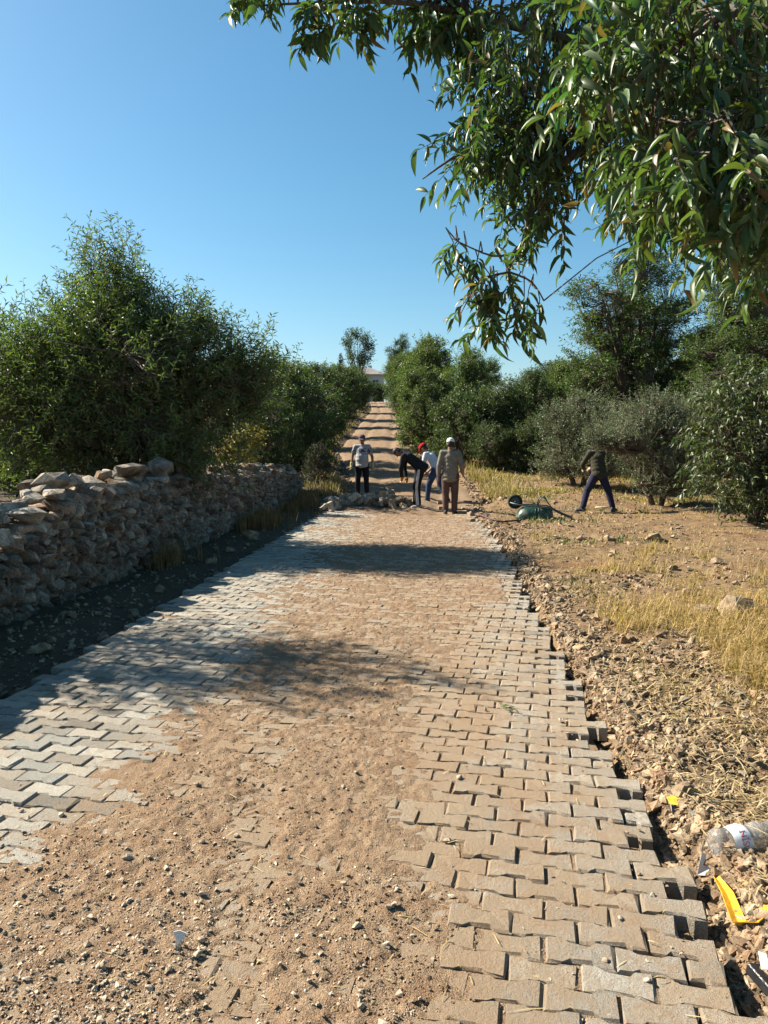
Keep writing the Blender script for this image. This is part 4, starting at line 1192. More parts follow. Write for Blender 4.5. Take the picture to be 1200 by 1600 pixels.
for wx in (-3.6, -1.2, 1.2, 3.6):
    for wz in (1.7, 4.9):
        if wx == 1.2 and wz < 2: continue
        mb = MB(); mb.box((wx, -4.02, wz), (.62, .06, .75)); wd = mb.build('window', m_frame, house)
        for k in (-1, 1):
            mb = MB(); mb.box((wx + k * .29, -4.07, wz), (.25, .03, .66)); mb.build('pane', m_glass, wd)
mb = MB(); mb.box((1.2, -4.02, 1.05), (.5, .06, 1.05)); mb.build('door', m_plain('door_wood', (.16, .10, .06), .6), house)

# ------------------------------------------------------------------ people
SKIN = m_plain('skin', (.20, .105, .065), .55, .35, .10, 20)
def cloth(name, col, scale=9.0, **kw):
    g = G(name); p = g.obj()
    n = g.noise(p, scale, 4, .6); f = g.noise(p, 220, 2)
    c = g.mix(g.ramp(n, [(.35, 0.0), (.65, 1.0)]), tuple(x * .82 for x in col), tuple(min(1, x * 1.12) for x in col))
    h = g.math('ADD', g.noise(p, 14, 3, .5, dist=1.2), g.math('MULTIPLY', f, .08))
    return g.fin(c, .9, .15, g.bump(h, .55, .03), **kw)
HAIR = m_plain('hair', (.018, .014, .012), .6, .3, .3, 60)
EYE = m_plain('eye', (.04, .03, .025), .3, .5, .1)

def v3(*a): return Vector(a)
def hand(mb, w, d, side, out, curl=.6):
    """palm, four unequal bent fingers and a thumb; w wrist, d forearm direction, out = thumb side"""
    d = d.normalized(); out = (out - d * out.dot(d)).normalized(); nrm = d.cross(out).normalized() * side
    pal = w + d * .05
    for k in (-.022, 0, .022): mb.cap(w + d * .01 + out * k * .6, w + d * .085 + out * k, .019, .017, 8)
    for k, ln in ((.032, .070), (.011, .080), (-.011, .074), (-.032, .058)):
        a = w + d * .092 + out * k
        b = a + (d * math.cos(curl * .6) + nrm * math.sin(curl * .6)) * ln * .5
        c = b + (d * math.cos(curl * 1.8) + nrm * math.sin(curl * 1.8)) * ln * .5
        mb.cap(a, b, .0105, .0095, 8); mb.cap(b, c, .0095, .0085, 8)
    t0 = w + d * .03 + out * .03
    t1 = t0 + (d * .6 + out * .7 + nrm * .3).normalized() * .042; t2 = t1 + (d * .9 + nrm * .35).normalized() * .032
    mb.cap(t0, t1, .0145, .0115, 8); mb.cap(t1, t2, .0115, .0095, 8)

def person(label, loc, rz, J, sty):
    root = empty('person', loc, rz); tag(root, label, 'person')
    j = {k: Vector(v) for k, v in J.items()}
    H = sty.get('girth', 1.0)
    hd = j['head']; nk = j['neck']; up = (hd - nk).normalized(); fw = j['face'].normalized(); fw = (fw - up * fw.dot(up)).normalized(); rt_ = fw.cross(up)
    RM = Matrix((rt_, fw, up)).transposed()
    # body: one continuous skin surface
    mb = MB()
    mb.ell(hd + up * .02, (.076, .096, .105), RM); mb.ell(hd + fw * .018 - up * .045, (.058, .07, .068), RM)
    mb.cap(hd + fw * .085 + up * .01, hd + fw * .108 - up * .022, .011, .015, 8)                      # nose
    mb.cap(hd + fw * .08 - up * .055 - rt_ * .018, hd + fw * .08 - up * .055 + rt_ * .018, .010, .010, 8)   # mouth
    for s in (-1, 1): mb.ell(hd + rt_ * (.078 * s) - fw * .005 - up * .005, (.012, .022, .034), RM, 8, 6)
    mb.cap(hd - up * .07 - fw * .02, nk - up * .03, .056, .064)
    mb.cap(nk - up * .04, j['chest'], .07, .085); mb.cap(j['chest'], j['pelvis'], .085, .085)
    for s, n in ((-1, 'L'), (1, 'R')):
        mb.cap(nk - up * .06, j['sh' + n], .05, .05); mb.cap(j['sh' + n], j['el' + n], .052, .042); mb.cap(j['el' + n], j['wr' + n], .042, .028)
        hand(mb, j['wr' + n], j['wr' + n] - j['el' + n], s, j.get('thumb' + n, Vector((0, 1, 0))))
        mb.cap(j['hip' + n], j['kn' + n], .075, .055); mb.cap(j['kn' + n], j['an' + n], .056, .038)
        mb.cap(j['pelvis'], j['hip' + n], .085, .075)
    remeshed(mb, .0105, 'body', SKIN, root, 2)
    for s in (-1, 1):
        e = MB(); e.ell(hd + rt_ * (.031 * s) + fw * .084 + up * .012, (.012, .008, .007), RM, 8, 6); e.build('eye', EYE, root, True)
    # hair, cap
    mb = MB(); mb.ell(hd + up * .035 - fw * .012, (.081, .098, .098), RM, 18, 12)
    for s in (-1, 1): mb.ell(hd + rt_ * (.058 * s) - fw * .035 - up * .01, (.024, .04, .05), RM)
    mb.ell(hd - fw * .06 - up * .015, (.06, .035, .06), RM)
    # keep the face free of hair
    hv = [v for v in mb.v]
    remeshed(mb, .01, 'hair', HAIR, root, 2)
    if sty.get('cap'):
        mb = MB(); c = hd + up * .055 - fw * .006
        N_ = 24; V = []; F = []
        rings = [(0, 1.0), (.03, 1.02), (.06, .94), (.082, .74), (.096, .42), (.1, .08)]
        for z, q in rings:
            for i in range(N_):
                a = 2 * math.pi * i / N_
                V.append(c + rt_ * (.090 * q * math.cos(a)) + fw * (.110 * q * math.sin(a)) + up * z)
        for k in range(len(rings) - 1):
            for i in range(N_): F.append((k * N_ + i, k * N_ + (i + 1) % N_, (k + 1) * N_ + (i + 1) % N_, (k + 1) * N_ + i))
        F.append(tuple((len(rings) - 1) * N_ + i for i in range(N_)))
        mb.add(V, F)
        cp = mb.build('cap', sty['cap'], root, True)
        mb = MB(); V = []; F = []
        for z in (0, .006):
            for q, dz in ((.98, 0), (1.3, -.006), (1.62, -.02)):
                for i in range(9):
                    a = math.pi * (.18 + .64 * i / 8)
                    V.append(c + rt_ * (.090 * min(q, 1.25) * math.cos(a)) + fw * (.110 * q * math.sin(a)) + up * (z + dz - .002))
        for L_ in range(2):
            for k in range(2):
                for i in range(8):
                    b = L_ * 27 + k * 9 + i; f = (b, b + 1, b + 10, b + 9); F.append(f if L_ else f[::-1])
        for k in (0, 2):
            for i in range(8): b = k * 9 + i; F.append((b, b + 1, b + 28, b + 27))
        for k in range(2):
            for i in (0, 8): b = k * 9 + i; F.append((b, b + 9, b + 36, b + 27))
        mb.add(V, F); mb.build('cap_peak', sty['cap'], cp, True)
    # shirt
    mb = MB(); tq = sty.get('shirt_fat', 1.0)
    ch, pe = j['chest'], j['pelvis']; sp = (ch - pe).normalized()
    sr_ = (j['shR'] - j['shL']).normalized()
    for t, rw_, rd in ((0, .188, .150), (.25, .180, .145 * tq), (.5, .172, .138 * tq), (.75, .172, .132), (1.0, .178, .125)):
        c = pe.lerp(ch, t) + sp * (-.02 if t == 0 else 0); f2 = sr_.cross(sp).normalized() * -1
        mb.ell(c + f2 * (.03 * (tq - 1) * 3 * math.sin(math.pi * t) if tq > 1 else 0), (rw_ * H, rd * H, .13), Matrix((sr_, f2, sp)).transposed(), 16, 9)
    mb.cap(j['shL'], j['shR'], .072, .072); mb.cap(nk - up * .06, ch, .085, .135)
    hem = sty.get('hem', .06)
    mb.ell(pe - sp * hem * .5, (.190 * H, .152 * H, .09), Matrix((sr_, sr_.cross(sp) * -1, sp)).transposed(), 16, 9)
    mb.ell(pe - sp * hem, (.190 * H, .150 * H * tq, .075), Matrix((sr_, sr_.cross(sp) * -1, sp)).transposed(), 16, 9)
    for n in 'LR':
        if sty.get('sleeve', 'short') == 'long':
            mb.cap(j['sh' + n], j['el' + n], .072, .060); mb.cap(j['el' + n], j['wr' + n].lerp(j['el' + n], .06), .060, .046)
        else:
            mb.cap(j['sh' + n], j['sh' + n].lerp(j['el' + n], .62), .074, .068)
    remeshed(mb, .012, 'shirt', sty['shirt'], root, 10)
    # trousers
    mb = MB(); w_ = sty.get('leg_w', 1.0)
    mb.ell(pe, (.165 * H, .122 * H, .11), None, 16, 9)
    for n in 'LR':
        mb.cap(pe.lerp(j['hip' + n], .5), j['hip' + n], .13, .115)
        mb.cap(j['hip' + n], j['kn' + n], .108 * w_, .080 * w_); mb.cap(j['kn' + n], j['an' + n] + (j['kn' + n] - j['an' + n]).normalized() * .03, .078 * w_, .066 * w_)
    tr = remeshed(mb, .011, 'trousers', sty['trousers'], root, 4)
    if sty.get('stripe'):
        for n, sgn in (('L', -1), ('R', 1)):
            mb = MB(); pts = []
            for a, b, ra, rb_ in ((j['hip' + n], j['kn' + n], .107 * w_, .081 * w_), (j['kn' + n], j['an' + n], .079 * w_, .068 * w_)):
                for t in np.linspace(0, 1, 6): pts.append(a.lerp(b, t) + v3(sgn * ((ra * (1 - t) + rb_ * t) * .95), 0, 0))
            V = []; F = []
            for i, p in enumerate(pts):
                V += [p + v3(0, -.032, 0), p + v3(sgn * .006, -.016, 0), p + v3(sgn * .006, .016, 0), p + v3(0, .032, 0)]
                if i:
                    for k in range(3): b = i * 4 + k; F.append((b - 4, b - 3, b + 1, b))
            mb.add(V, F); mb.build('stripe', sty['stripe'], tr, True)
    # gloves
    if sty.get('gloves'):
        for s, n in ((-1, 'L'), (1, 'R')):
            mb = MB(); d = (j['wr' + n] - j['el' + n]).normalized()
            hand(mb, j['wr' + n] + d * .004, d, s, j.get('thumb' + n, Vector((0, 1, 0))))
            mb.cap(j['wr' + n] - d * .06, j['wr' + n] + d * .03, .042, .036); mb.ell(j['wr' + n] + d * .06, (.044, .044, .055))
            for q in list(mb.v): pass
            remeshed(mb, .0075, 'glove', sty['gloves'], root, 1)
    # shoes
    for n in 'LR':
        a = j['an' + n]; f = j.get('toe' + n, Vector((0, 1, 0))).normalized(); sd = f.cross(v3(0, 0, 1)); RMs = Matrix((sd, f, sd.cross(f))).transposed()
        mb = MB(); mb.ell(a + f * .06 + v3(0, 0, -.045), (.048, .135, .045), RMs); mb.ell(a + f * -.02 + v3(0, 0, -.03), (.045, .07, .06), RMs); mb.ell(a + f * .12 + v3(0, 0, -.055), (.05, .07, .036), RMs)
        mb.box(a + f * .055 + v3(0, 0, -.078), (.044, .13, .010), RMs)
        remeshed(mb, .009, 'shoe', sty['shoes'], root, 2)
    return root

def stand(**kw):
    J = dict(hipL=(-.095, 0, .90), hipR=(.095, 0, .90), knL=(-.12, .02, .49), knR=(.12, .02, .49), anL=(-.135, -.02, .09), anR=(.135, -.02, .09), pelvis=(0, 0, .97), chest=(0, 0, 1.30),
             shL=(-.185, 0, 1.41), shR=(.185, 0, 1.41), elL=(-.265, -.03, 1.12), elR=(.265, -.03, 1.12), wrL=(-.29, .05, .88), wrR=(.29, .05, .88), neck=(0, 0, 1.48), head=(0, .02, 1.60), face=(0, 1, -.06),
             toeL=(-.15, 1, 0), toeR=(.15, 1, 0), thumbL=(.5, 1, 0), thumbR=(-.5, 1, 0))
    J.update(kw); return J
SHOE = m_plain('dark_shoe', (.035, .03, .028), .6, .4, .3, 30)
GLV = cloth('orange_glove', (.42, .19, .04), 20)
PALE = cloth('pale_glove', (.40, .32, .14), 20)
BLACKC = cloth('black_cloth', (.012, .012, .014))

g = G('printed_grey_shirt'); p = g.obj(); sp_ = g.n('ShaderNodeSeparateXYZ'); g.l(p, sp_.inputs[0])
zone = g.math('MULTIPLY', g.ramp(sp_.outputs[2], [(.0, 0.0), (1.0, 1.0)]), 1.0)
mr = g.n('ShaderNodeMapRange'); g.l(sp_.outputs[2], mr.inputs[0]); mr.inputs[1].default_value = 1.0; mr.inputs[2].default_value = 1.5
band = g.ramp(mr.outputs[0], [(.36, 0.0), (.42, 1.0), (.74, 1.0), (.8, 0.0)])
pat = g.ramp(g.noise(p, 26, 2, .5), [(.5, 0.0), (.54, 1.0)])
GREYT = g.fin(g.mix(g.math('MULTIPLY', band, pat), (.30, .295, .30), (.05, .053, .065)), .9, .15, g.bump(g.noise(p, 13, 3, .5, dist=1.0), .5, .03))

q = on_ground(566, 777)
person('person in grey printed t-shirt, dark cap and black trousers facing the camera', (q.x, q.y, T(q.x, q.y) + .02), R_(176), stand(elL=(-.285, -.02, 1.13), elR=(.285, -.02, 1.13), wrL=(-.315, .06, .89), wrR=(.30, .06, .89)),
       dict(girth=1.08, shirt_fat=1.16, shirt=GREYT, trousers=BLACKC, shoes=m_plain('tan_shoe', (.36, .26, .17), .7), cap=cloth('plum_cap', (.085, .055, .075)), gloves=PALE, hem=.09))

q = on_ground(651, 799)
person('bending person in black with white striped trousers and orange gloves', (q.x, q.y, T(q.x, q.y) + .075), R_(84),
       stand(pelvis=(0, -.10, 1.02), hipL=(-.095, -.08, .95), hipR=(.095, -.08, .95), knL=(-.12, -.02, .52), knR=(.11, .03, .52), anL=(-.14, -.06, .09), anR=(.12, .04, .09), chest=(0, .20, 1.24), neck=(0, .37, 1.33), head=(0, .47, 1.36), face=(0, .75, -.7),
             shL=(-.18, .30, 1.27), shR=(.18, .30, 1.27), elL=(-.20, .36, .99), elR=(.20, .34, .99), wrL=(-.11, .36, .77), wrR=(.13, .28, .75), thumbL=(1, .3, 0), thumbR=(-1, .3, 0)),
       dict(shirt=cloth('black_shirt', (.016, .016, .018)), trousers=BLACKC, stripe=cloth('white_stripe', (.42, .44, .47)), shoes=m_plain('grey_shoe', (.30, .29, .28), .7), gloves=GLV, sleeve='long', leg_w=1.12, hem=.10))

q = on_ground(680, 786)
person('stooping person in red cap, white shirt and jeans behind the white capped one', (q.x, q.y, T(q.x, q.y) + .01), R_(62),
       stand(pelvis=(0, -.06, .92), hipL=(-.095, -.04, .86), hipR=(.095, -.06, .86), knL=(-.12, .13, .48), knR=(.12, -.07, .47), anL=(-.13, .17, .09), anR=(.13, -.30, .10), chest=(0, .13, 1.19), neck=(0, .26, 1.33), head=(0, .35, 1.42), face=(0, .85, -.45),
             shL=(-.18, .20, 1.27), shR=(.18, .20, 1.27), elL=(-.26, .22, .98), elR=(.25, .16, .99), wrL=(-.20, .38, .80), wrR=(.20, .34, .80)),
       dict(shirt=cloth('white_shirt', (.48, .48, .50)), trousers=cloth('blue_jeans', (.035, .05, .10)), shoes=SHOE, cap=cloth('red_cap', (.42, .014, .018)), hem=.10))

q = on_ground(703, 808)
person('person in white cap, beige long sleeved shirt and brown trousers seen from behind', (q.x, q.y, T(q.x, q.y) + .07), R_(-4), 
       stand(elL=(-.255, -.04, 1.12), elR=(.26, -.06, 1.13), wrL=(-.27, .03, .87), wrR=(.28, .12, .93), chest=(0, .0, 1.30), anL=(-.10, -.02, .09), anR=(.10, -.01, .09), knL=(-.105, .02, .49), knR=(.105, .02, .49), face=(-.15, 1, -.25)),
       dict(girth=1.05, shirt=cloth('beige_shirt', (.17, .15, .12)), trousers=cloth('brown_trousers', (.09, .055, .045)), shoes=SHOE, cap=cloth('white_cap', (.58, .57, .56)), sleeve='long', leg_w=1.08, hem=.17))

q = on_ground(934, 799)
person('person in dark olive top and navy trousers striding in front of the olive tree', (q.x, q.y, T(q.x, q.y) - .005), R_(20),
       stand(pelvis=(0, 0, .86), hipL=(-.095, 0, .79), hipR=(.095, 0, .79), knL=(-.24, .08, .46), knR=(.22, -.06, .46), anL=(-.37, .02, .09), anR=(.31, -.12, .09), chest=(.02, .10, 1.19), neck=(.03, .27, 1.31), head=(.03, .39, 1.30), face=(0, .3, -1),
             shL=(-.15, .17, 1.30), shR=(.19, .17, 1.30), elL=(-.22, .32, 1.06), elR=(.25, .34, 1.06), wrL=(-.10, .50, .96), wrR=(.12, .52, .96), toeL=(-.8, .6, 0), toeR=(.8, .6, 0)),
       dict(shirt=cloth('olive_top', (.04, .036, .022)), trousers=cloth('navy_trousers', (.022, .022, .045)), shoes=SHOE, sleeve='long', hem=.06))

# ------------------------------------------------------------------ wheelbarrow, turned over
q = on_ground(838, 812)
wb = empty('wheelbarrow', (q.x + .02, q.y + .15, T(q.x, q.y + .15) + .0), R_(-4)); wb.scale = (.9, .9, .9); tag(wb, 'green wheelbarrow lying upside down on the dry field', 'wheelbarrow')
WBG = m_plain('green_enamel', (.009, .040, .024), .4, .4, .25, 7, .05)
g = G('stained_green'); p = g.obj(); n_ = g.noise(p, 5, 5, .65); WBG = g.fin(g.mix(g.ramp(n_, [(.52, 0.0), (.66, .75)]), (.009, .040, .024), (.16, .155, .13)), g.ramp(n_, [(.5, .38), (.65, .85)]), .4, g.bump(g.noise(p, 4, 2), .25, .05))
WBF = m_plain('dark_steel', (.03, .045, .04), .45, .5, .3, 20)
RUB = m_plain('rubber', (.018, .018, .018), .8, .3, .3, 40)
V = []; F = []; N_ = 40; prof = [(0.0, 1.0, 0.0), (.06, .985, .0), (.14, .94, .012), (.22, .86, .03), (.275, .74, .05), (.29, .5, .06), (.295, .02, .06)]
for z, s, sh in prof:
    for i in range(N_):
        a = 2 * math.pi * i / N_; c, s2 = math.cos(a), math.sin(a); p = .55
        V.append((sh + .44 * s * math.copysign(abs(c) ** p, c) - .05, .32 * s * math.copysign(abs(s2) ** p, s2), z))
for k in range(len(prof) - 1):
    for i in range(N_): F.append((k * N_ + i, k * N_ + (i + 1) % N_, (k + 1) * N_ + (i + 1) % N_, (k + 1) * N_ + i))
F.append(tuple((len(prof) - 1) * N_ + i for i in range(N_)))
mb = MB(); mb.add(V, F); tray = mb.build('tray', WBG, wb, True)
sm = tray.modifiers.new('thick', 'SOLIDIFY'); sm.thickness = .004
mb = MB(); rim = [V[i] for i in range(N_)] + [V[0]]; mb.tube(rim, .012, 8); mb.build('rim', WBG, tray, True)
for s in (-1, 1):
    for k in (-.05, .02):
        mb = MB(); mb.tube([(k, s * .318, .02), (k, s * .305, .13), (k + .01, s * .275, .23), (k + .02, s * .22, .29)], .008, 6); mb.build('rib', WBG, tray, True)
for s in (-1, 1):
    mb = MB(); mb.tube([(-.62, s * .06, .38), (-.42, s * .12, .335), (-.1, s * .2, .315), (.25, s * .24, .30), (.5, s * .26, .17), (.82, s * .28, .03)], .016, 8); mb.build('frame_tube', WBF, wb, True)
    mb = MB(); mb.tube([(.72, s * .273, .077), (.86, s * .283, .015)], .021, 8); mb.build('grip', RUB, wb, True)
    mb = MB(); mb.tube([(.02, s * .215, .315), (.05, s * .22, .45), (.09, s * .22, .515), (.14, s * .22, .53), (.19, s * .22, .50), (.24, s * .225, .40), (.34, s * .24, .28)], .014, 8); mb.build('leg', WBF, wb, True)
mb = MB(); mb.tube([(.14, -.22, .53), (.14, .22, .53)], .011, 8); mb.build('cross_bar', WBF, wb, True)
whl = empty('wheel', (-.50, 0, .40)); whl.parent = wb
V = []; F = []; n1, n2 = 32, 12
for i in range(n1):
    a = 2 * math.pi * i / n1
    for k in range(n2):
        b = 2 * math.pi * k / n2; r_ = .135 + .038 * math.cos(b)
        V.append((r_ * math.cos(a), .040 * math.sin(b), r_ * math.sin(a)))
for i in range(n1):
    for k in range(n2): F.append((i * n2 + k, ((i + 1) % n1) * n2 + k, ((i + 1) % n1) * n2 + (k + 1) % n2, i * n2 + (k + 1) % n2))
mb = MB(); mb.add(V, F); mb.build('tyre', RUB, whl, True)
mb = MB(); mb.tube([(0, -.022, 0), (0, -.02, 0), (0, .02, 0), (0, .022, 0)], [.09, .102, .102, .09], 28); mb.build('rim', m_plain('rim_paint', (.03, .07, .075), .5, .4), whl)
mb = MB(); mb.tube([(0, -.09, 0), (0, .09, 0)], .018, 10); mb.build('hub', WBF, whl, True)

# pipe on the ground beside it
pts = []
for a, b in ((728, 803), (748, 806), (765, 813), (785, 818), (805, 816), (828, 811), (846, 809)):
    w_ = on_ground(a, b); pts.append((w_.x, w_.y, T(w_.x, w_.y) + .035))
mb = MB(); mb.tube(pts, .020, 8); tag(mb.build('hose', m_plain('brown_hose', (.07, .035, .03), .6), None, True), 'dark brown hose lying on the ground left of the wheelbarrow', 'hose')
pts = []
for a, b in ((868, 798), (890, 801), (905, 803)):
    w_ = on_ground(a, b); pts.append((w_.x, w_.y, T(w_.x, w_.y) + .03))
mb = MB(); mb.tube(pts, .014, 7); tag(mb.build('stick', m_plain('dark_wood', (.06, .045, .035), .8), None, True), 'dark stick between the wheelbarrow and the striding person', 'stick')
pts = []
for a, b in ((930, 795), (942, 794.5), (955, 794)):
    w_ = on_ground(a, b); pts.append((w_.x, w_.y, T(w_.x, w_.y) + .03))
mb = MB(); mb.tube(pts, .018, 7); tag(mb.build('pale_stick', m_plain('pale_wood', (.62, .54, .42), .8), None, True), 'short pale stick between the feet of the striding person', 'stick')

# ------------------------------------------------------------------ heap of loose blocks across the road end
bmeshes = []
for i in range(6):
    V, F = block_arrays(800 + i); n = len(V) // 3
    F = list(F) + [tuple(range(3 * n - 1, 2 * n - 1, -1))]
    bmeshes.append(np_mesh('loose_block', V + np.array([0, 0, .04]), F, [M['block']], col=np.tile(np.array([1.05, 1.0, .95]) * (.75 + .1 * i), (len(V), 1))))
rh = RS(91)
HEAP = []
for k in range(105):
    t = rh.rand(); pxx = 505 + 140 * t; yb = 797 - 4 * math.sin(t * 3.1) + rh.normal(0, 3.0)
    hgt = max(0, (.30 * math.exp(-((pxx - 600) / 28) ** 2) + .20 * math.exp(-((pxx - 545) / 26) ** 2) + .05) * rh.rand() ** .9)
    HEAP.append((pxx, yb, hgt))
for k, (a, b, hgt) in enumerate(HEAP):
    w_ = on_ground(a, b)
    o = link('loose_block', bmeshes[rh.randint(6)])
    z = max(T(w_.x, w_.y), float(hill(w_.y)) - .02)
    flat = .35 if hgt < .06 else 1.1
    o.location = (w_.x, w_.y, z + .045 + hgt); o.rotation_euler = (rh.normal(0, flat), rh.normal(0, flat), rh.rand() * 6.28); s = rh.uniform(.85, 1.3); o.scale = (s, s, s)
    tag(o, 'grey loose paving block in the untidy heap across the road end', 'paving block', 'heap of loose blocks')
for k, (a, b, rz_) in enumerate([(692, 797, .1), (715, 797, .0), (728, 800, .2), (735, 794, -.2), (722, 808, .15), (738, 812, .6), (690, 788, .1), (712, 789, .05), (731, 787, .1), (662, 800, .9), (640, 797, .4), (735, 822, 1.0), (742, 806, .4)]):
    w_ = on_ground(a, b); o = link('loose_block', bmeshes[k % 6]); o.location = (w_.x, w_.y, max(T(w_.x, w_.y), -.02) + .04); o.rotation_euler = (rh.normal(0, .08), rh.normal(0, .08), rz_)
    tag(o, 'pale loose paving block lying flat near the feet of the white capped person', 'paving block', 'loose blocks at the road corner')

# ------------------------------------------------------------------ litter on the right
# clear plastic bottle, base towards the paving
def lay(o, p0, p1, roll=0.0):
    d = (Vector(p1) - Vector(p0)).normalized(); o.location = p0; o.rotation_mode = 'QUATERNION'
    o.rotation_quaternion = d.to_track_quat('Z', 'Y') @ Euler((0, 0, roll)).to_quaternion()
p0 = on_ground(1112, 1352); p0 = Vector((p0.x, p0.y, T(p0.x, p0.y) + .085)); rr_ = ray(1235, 1312); p1 = p0 + Vector((.30, .075, .035))
bt = empty('plastic_bottle', p0); tag(bt, 'crushed clear plastic water bottle with red print lying on the verge', 'bottle'); lay(bt, p0, p1); bt.scale = (1.2, 1.2, 1.3)
g = G('clear_plastic'); g.fin((.93, .95, .96), .10, .5, g.bump(g.noise(g.obj(), 24, 3), .35, .01), IOR=1.25, **{'Transmission Weight': .88})
tp = g.n('ShaderNodeBsdfTransparent'); mx = g.n('ShaderNodeMixShader'); mx.inputs[0].default_value = .15
g.l(g.b.outputs[0], mx.inputs[1]); g.l(tp.outputs[0], mx.inputs[2]); g.l(mx.outputs[0], g.out.inputs[0])
CLEAR = g.m
def lathe(prof, n=32, squash=None):
    V = []; F = []
    for k, (z, r_) in enumerate(prof):
        for i in range(n):
            a = 2 * math.pi * i / n; q = r_
            x_, y_ = q * math.cos(a), q * math.sin(a)
            if squash: x_, y_ = squash(x_, y_, z)
            V.append((x_, y_, z))
    for k in range(len(prof) - 1):
        for i in range(n): F.append((k * n + i, k * n + (i + 1) % n, (k + 1) * n + (i + 1) % n, (k + 1) * n + i))
    return V, F
def sq(x_, y_, z):
    k = 1 - .28 * math.exp(-((z - .19) / .04) ** 2) - .12 * math.exp(-((z - .12) / .03) ** 2)
    return x_ * (1 + .10 * math.exp(-((z - .19) / .05) ** 2)), y_ * k + .004 * math.sin(z * 90)
prof = [(.012, .001), (.004, .02), (0, .034), (.006, .042), (.02, .0455)]
z = .03
while z < .225:
    prof += [(z, .046), (z + .006, .0435), (z + .012, .046)]; z += .0165
prof += [(.24, .044), (.26, .036), (.28, .024), (.292, .0145), (.297, .017), (.30, .0145), (.315, .0145)]
Vv, Ff = lathe(prof, 32, sq); mb = MB(); mb.add(Vv, Ff); bo = mb.build('bottle_body', CLEAR, bt, True)
Vv, Ff = lathe([(.306, .0165), (.308, .0172), (.325, .0172), (.327, .015), (.3275, .001)], 24); mb = MB(); mb.add(Vv, Ff); mb.build('screw_cap', m_plain('cap_blue', (.12, .25, .55), .4), bt, True)
# printed sleeve: pale blue-white film with red lettering
Vv, Ff = lathe([(.052, .0468), (.07, .0469), (.09, .0469), (.108, .0468)], 40, sq); n40 = 40
g = G('label_film'); n_ = g.noise(g.obj(), 30, 3); g.fin(g.mix(n_, (.62, .72, .78), (.86, .90, .92)), .35, .4); g.b.inputs['Alpha'].default_value = .62
mb = MB(); mb.add(Vv, Ff); lb = mb.build('label', g.m, bt, True)
RED = m_plain('red_print', (.42, .05, .08), .5)
cu = bpy.data.curves.new('print', 'FONT'); cu.body = 'NİSU'; cu.size = .030; cu.align_x = 'CENTER'; cu.align_y = 'CENTER'; cu.extrude = 0
to = bpy.data.objects.new('print', cu); TMP.collection.objects.link(to)
with bpy.context.temp_override(scene=TMP, view_layer=TMP.view_layers[0]):
    tm = bpy.data.meshes.new_from_object(to.evaluated_get(bpy.context.evaluated_depsgraph_get()))
bpy.data.objects.remove(to)
to_cam = bt.rotation_quaternion.inverted() @ (Vector((0, 0, CAM_H)) - p0)
a_cam = math.atan2(to_cam.y, to_cam.x)
for v in tm.vertices:          # wrap the letters round the bottle
    a = v.co.x / .0478 ; zz_ = .083 + v.co.y
    a += a_cam + .25
    v.co = (.0478 * math.cos(a), .0478 * math.sin(a), zz_)
    xq, yq = sq(v.co.x, v.co.y, zz_); v.co.x, v.co.y = xq, yq
tm.materials.clear(); tm.materials.append(RED); tm.name = 'print'
link('print', tm, lb)
# torn white paper beside the bottle base
def sheet(name, pts3, mat, label, cat, thick=.0015):
    mb = MB(); mb.add(pts3[0], pts3[1]); o = mb.build(name, mat); s_ = o.modifiers.new('t', 'SOLIDIFY'); s_.thickness = thick
    return tag(o, label, cat)
WHITEP = m_plain('white_paper', (.58, .57, .55), .7, .2, .05)
b0 = on_ground(1103, 1368); z = T(b0.x, b0.y)
sheet('torn_paper', ([(b0.x - .035, b0.y, z), (b0.x + .0, b0.y - .01, z + .005), (b0.x - .012, b0.y + .02, z + .085), (b0.x + .035, b0.y + .02, z + .062), (b0.x + .05, b0.y + .03, z + .02)], [(0, 1, 3, 2), (1, 4, 3)]), WHITEP, 'torn white scrap of paper at the base end of the bottle', 'paper')
# yellow plastic strip, bent
YEL = m_plain('yellow_plastic', (.56, .28, .012), .45, .4, .35, 45, .2)
c = [on_ground(1120, 1408), on_ground(1140, 1425), on_ground(1165, 1443)]
pts = [(c[0].x - .005, c[0].y, .022), (c[1].x - .01, c[1].y, .026), (c[2].x - .03, c[2].y - .02, .020), (c[2].x + .02, c[2].y - .02, .03), (c[2].x + .10, c[2].y + .02, .075), (c[2].x + .17, c[2].y + .05, .09)]
V = []; F = []
wd = [.012, .022, .026, .030, .028, .02]
for i, p in enumerate(pts):
    a = Vector(pts[max(i - 1, 0)]); b = Vector(pts[min(i + 1, 5)]); t = (b - a).normalized(); s_ = t.cross(v3(0, .35, 1)).normalized()
    V += [Vector(p) + s_ * wd[i] + v3(0, 0, .006), Vector(p) + v3(0, 0, -.004), Vector(p) - s_ * wd[i] + v3(0, 0, .008)]
    if i:
        for k in range(2): b_ = i * 3 + k; F.append((b_ - 3, b_ - 2, b_ + 1, b_))
sheet('yellow_strip', (V, F), YEL, 'bent strip of bright yellow plastic over the paving edge', 'plastic strip', .003)
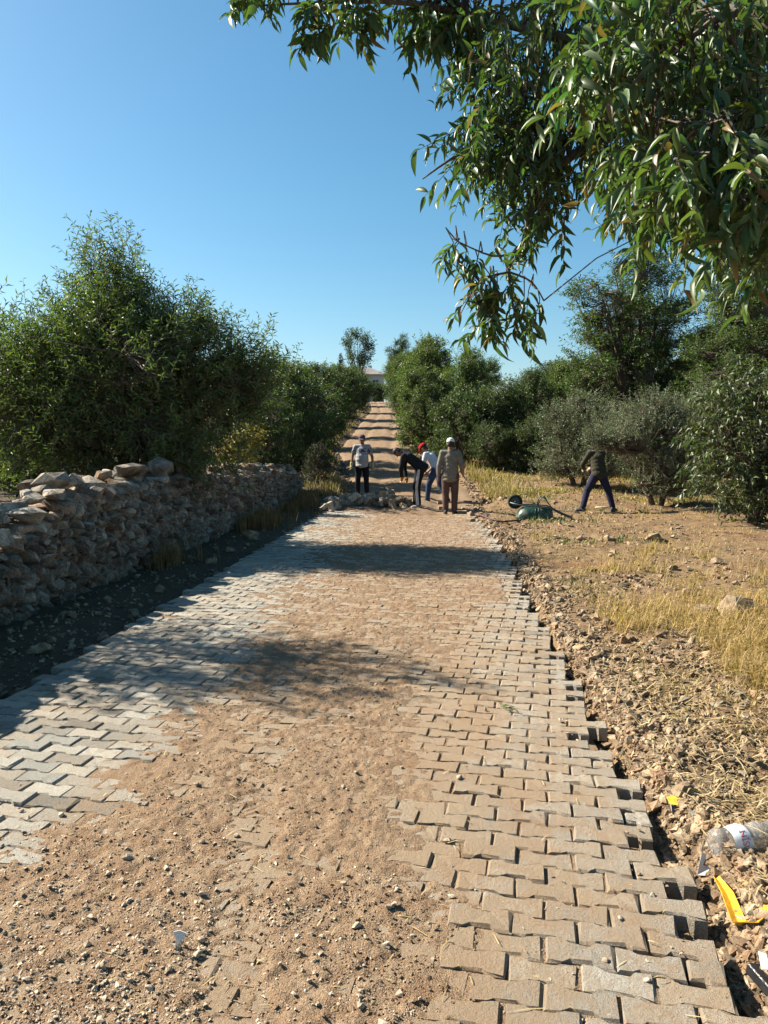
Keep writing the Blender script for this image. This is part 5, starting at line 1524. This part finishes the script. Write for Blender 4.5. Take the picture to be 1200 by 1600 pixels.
# yellow and dark wrapper in the trench
b0 = on_ground(1056, 1266); z = T(b0.x, b0.y) + .02
sheet('yellow_wrapper', ([(b0.x - .03, b0.y - .005, z + .012), (b0.x + .035, b0.y - .012, z + .004), (b0.x + .025, b0.y + .04, z + .03), (b0.x - .035, b0.y + .03, z + .028), (b0.x + .05, b0.y + .02, z + .02)], [(0, 1, 2, 3), (1, 4, 2)]), m_plain('yellow_foil', (.55, .48, .06), .3, .5, .3, 40), 'small crumpled yellow wrapper in the trench beside the paving', 'wrapper')
sheet('dark_wrapper', ([(b0.x - .02, b0.y - .02, z - .03), (b0.x + .05, b0.y - .025, z - .03), (b0.x + .045, b0.y - .006, z + .0), (b0.x - .022, b0.y - .004, z + .006)], [(0, 1, 2, 3)]), m_plain('dark_foil', (.02, .02, .05), .3, .5), 'small dark blue wrapper below the yellow one', 'wrapper')
# black packet with a white tag, at the right bottom edge
b0 = on_ground(1188, 1530); z = -.03
BLK = m_plain('black_film', (.015, .015, .016), .35, .5, .3, 15, .4)
mb = MB(); mb.box((b0.x + .03, b0.y - .02, z - .01), (.055, .06, .018), Euler((.1, .25, .3)).to_matrix()); pk = mb.build('black_packet', BLK); bv = pk.modifiers.new('b', 'BEVEL'); bv.width = .006; bv.segments = 2
tag(pk, 'black plastic packet in the trench at the lower right', 'packet')
sheet('white_tag', ([(b0.x - .008, b0.y - .025, z + .035), (b0.x + .022, b0.y - .02, z + .032), (b0.x + .028, b0.y + .03, z + .05), (b0.x + .004, b0.y + .035, z + .055)], [(0, 1, 2, 3)]), WHITEP, 'white card tag on the black packet at the lower right', 'tag')
# white shard standing on the soil
b0 = on_ground(280, 1534)
sheet('white_shard', ([(b0.x, b0.y, .018), (b0.x - .020, b0.y + .012, .058), (b0.x + .0, b0.y + .015, .062), (b0.x + .024, b0.y + .012, .055)], [(0, 3, 2, 1)]), WHITEP, 'small pointed white shard standing up in the soil', 'shard', .004)
# torn green sprig on the blocks
b0 = on_ground(795, 1136); r2 = RS(95)
sg = empty('green_sprig', (b0.x, b0.y, .006)); tag(sg, 'small torn sprig of green leaves lying on the paving blocks', 'sprig')
A_ = np.array([[-.045, .03, .006]]); mb = MB(); mb.tube([(-.05, .035, .008), (0, 0, .012), (.05, -.03, .006)], .0018, 6); mb.build('stem', M['bark'], sg, True)
for k in range(13):
    t = k / 12.0; p = np.array([[-.05 + .09 * t, .035 - .06 * t, .010 + .012 * r2.rand()]])
    LV, LF, LC = leaves(p, np.array([[r2.normal(-.3, .8), r2.normal(.2, .8), r2.uniform(0, .5)]]), np.array([[r2.normal(0, .5), r2.normal(0, .5), 1]]), np.array([.035]), np.array([.013]), leaf_cols(r2, 1, (.06, .14, .03)), (LEAFN, LEAFN_F))
    link('leaf', np_mesh('leaf', LV, LF, [M['leaf']], col=LC, smooth_=True), sg)

bpy.data.scenes.remove(TMP)
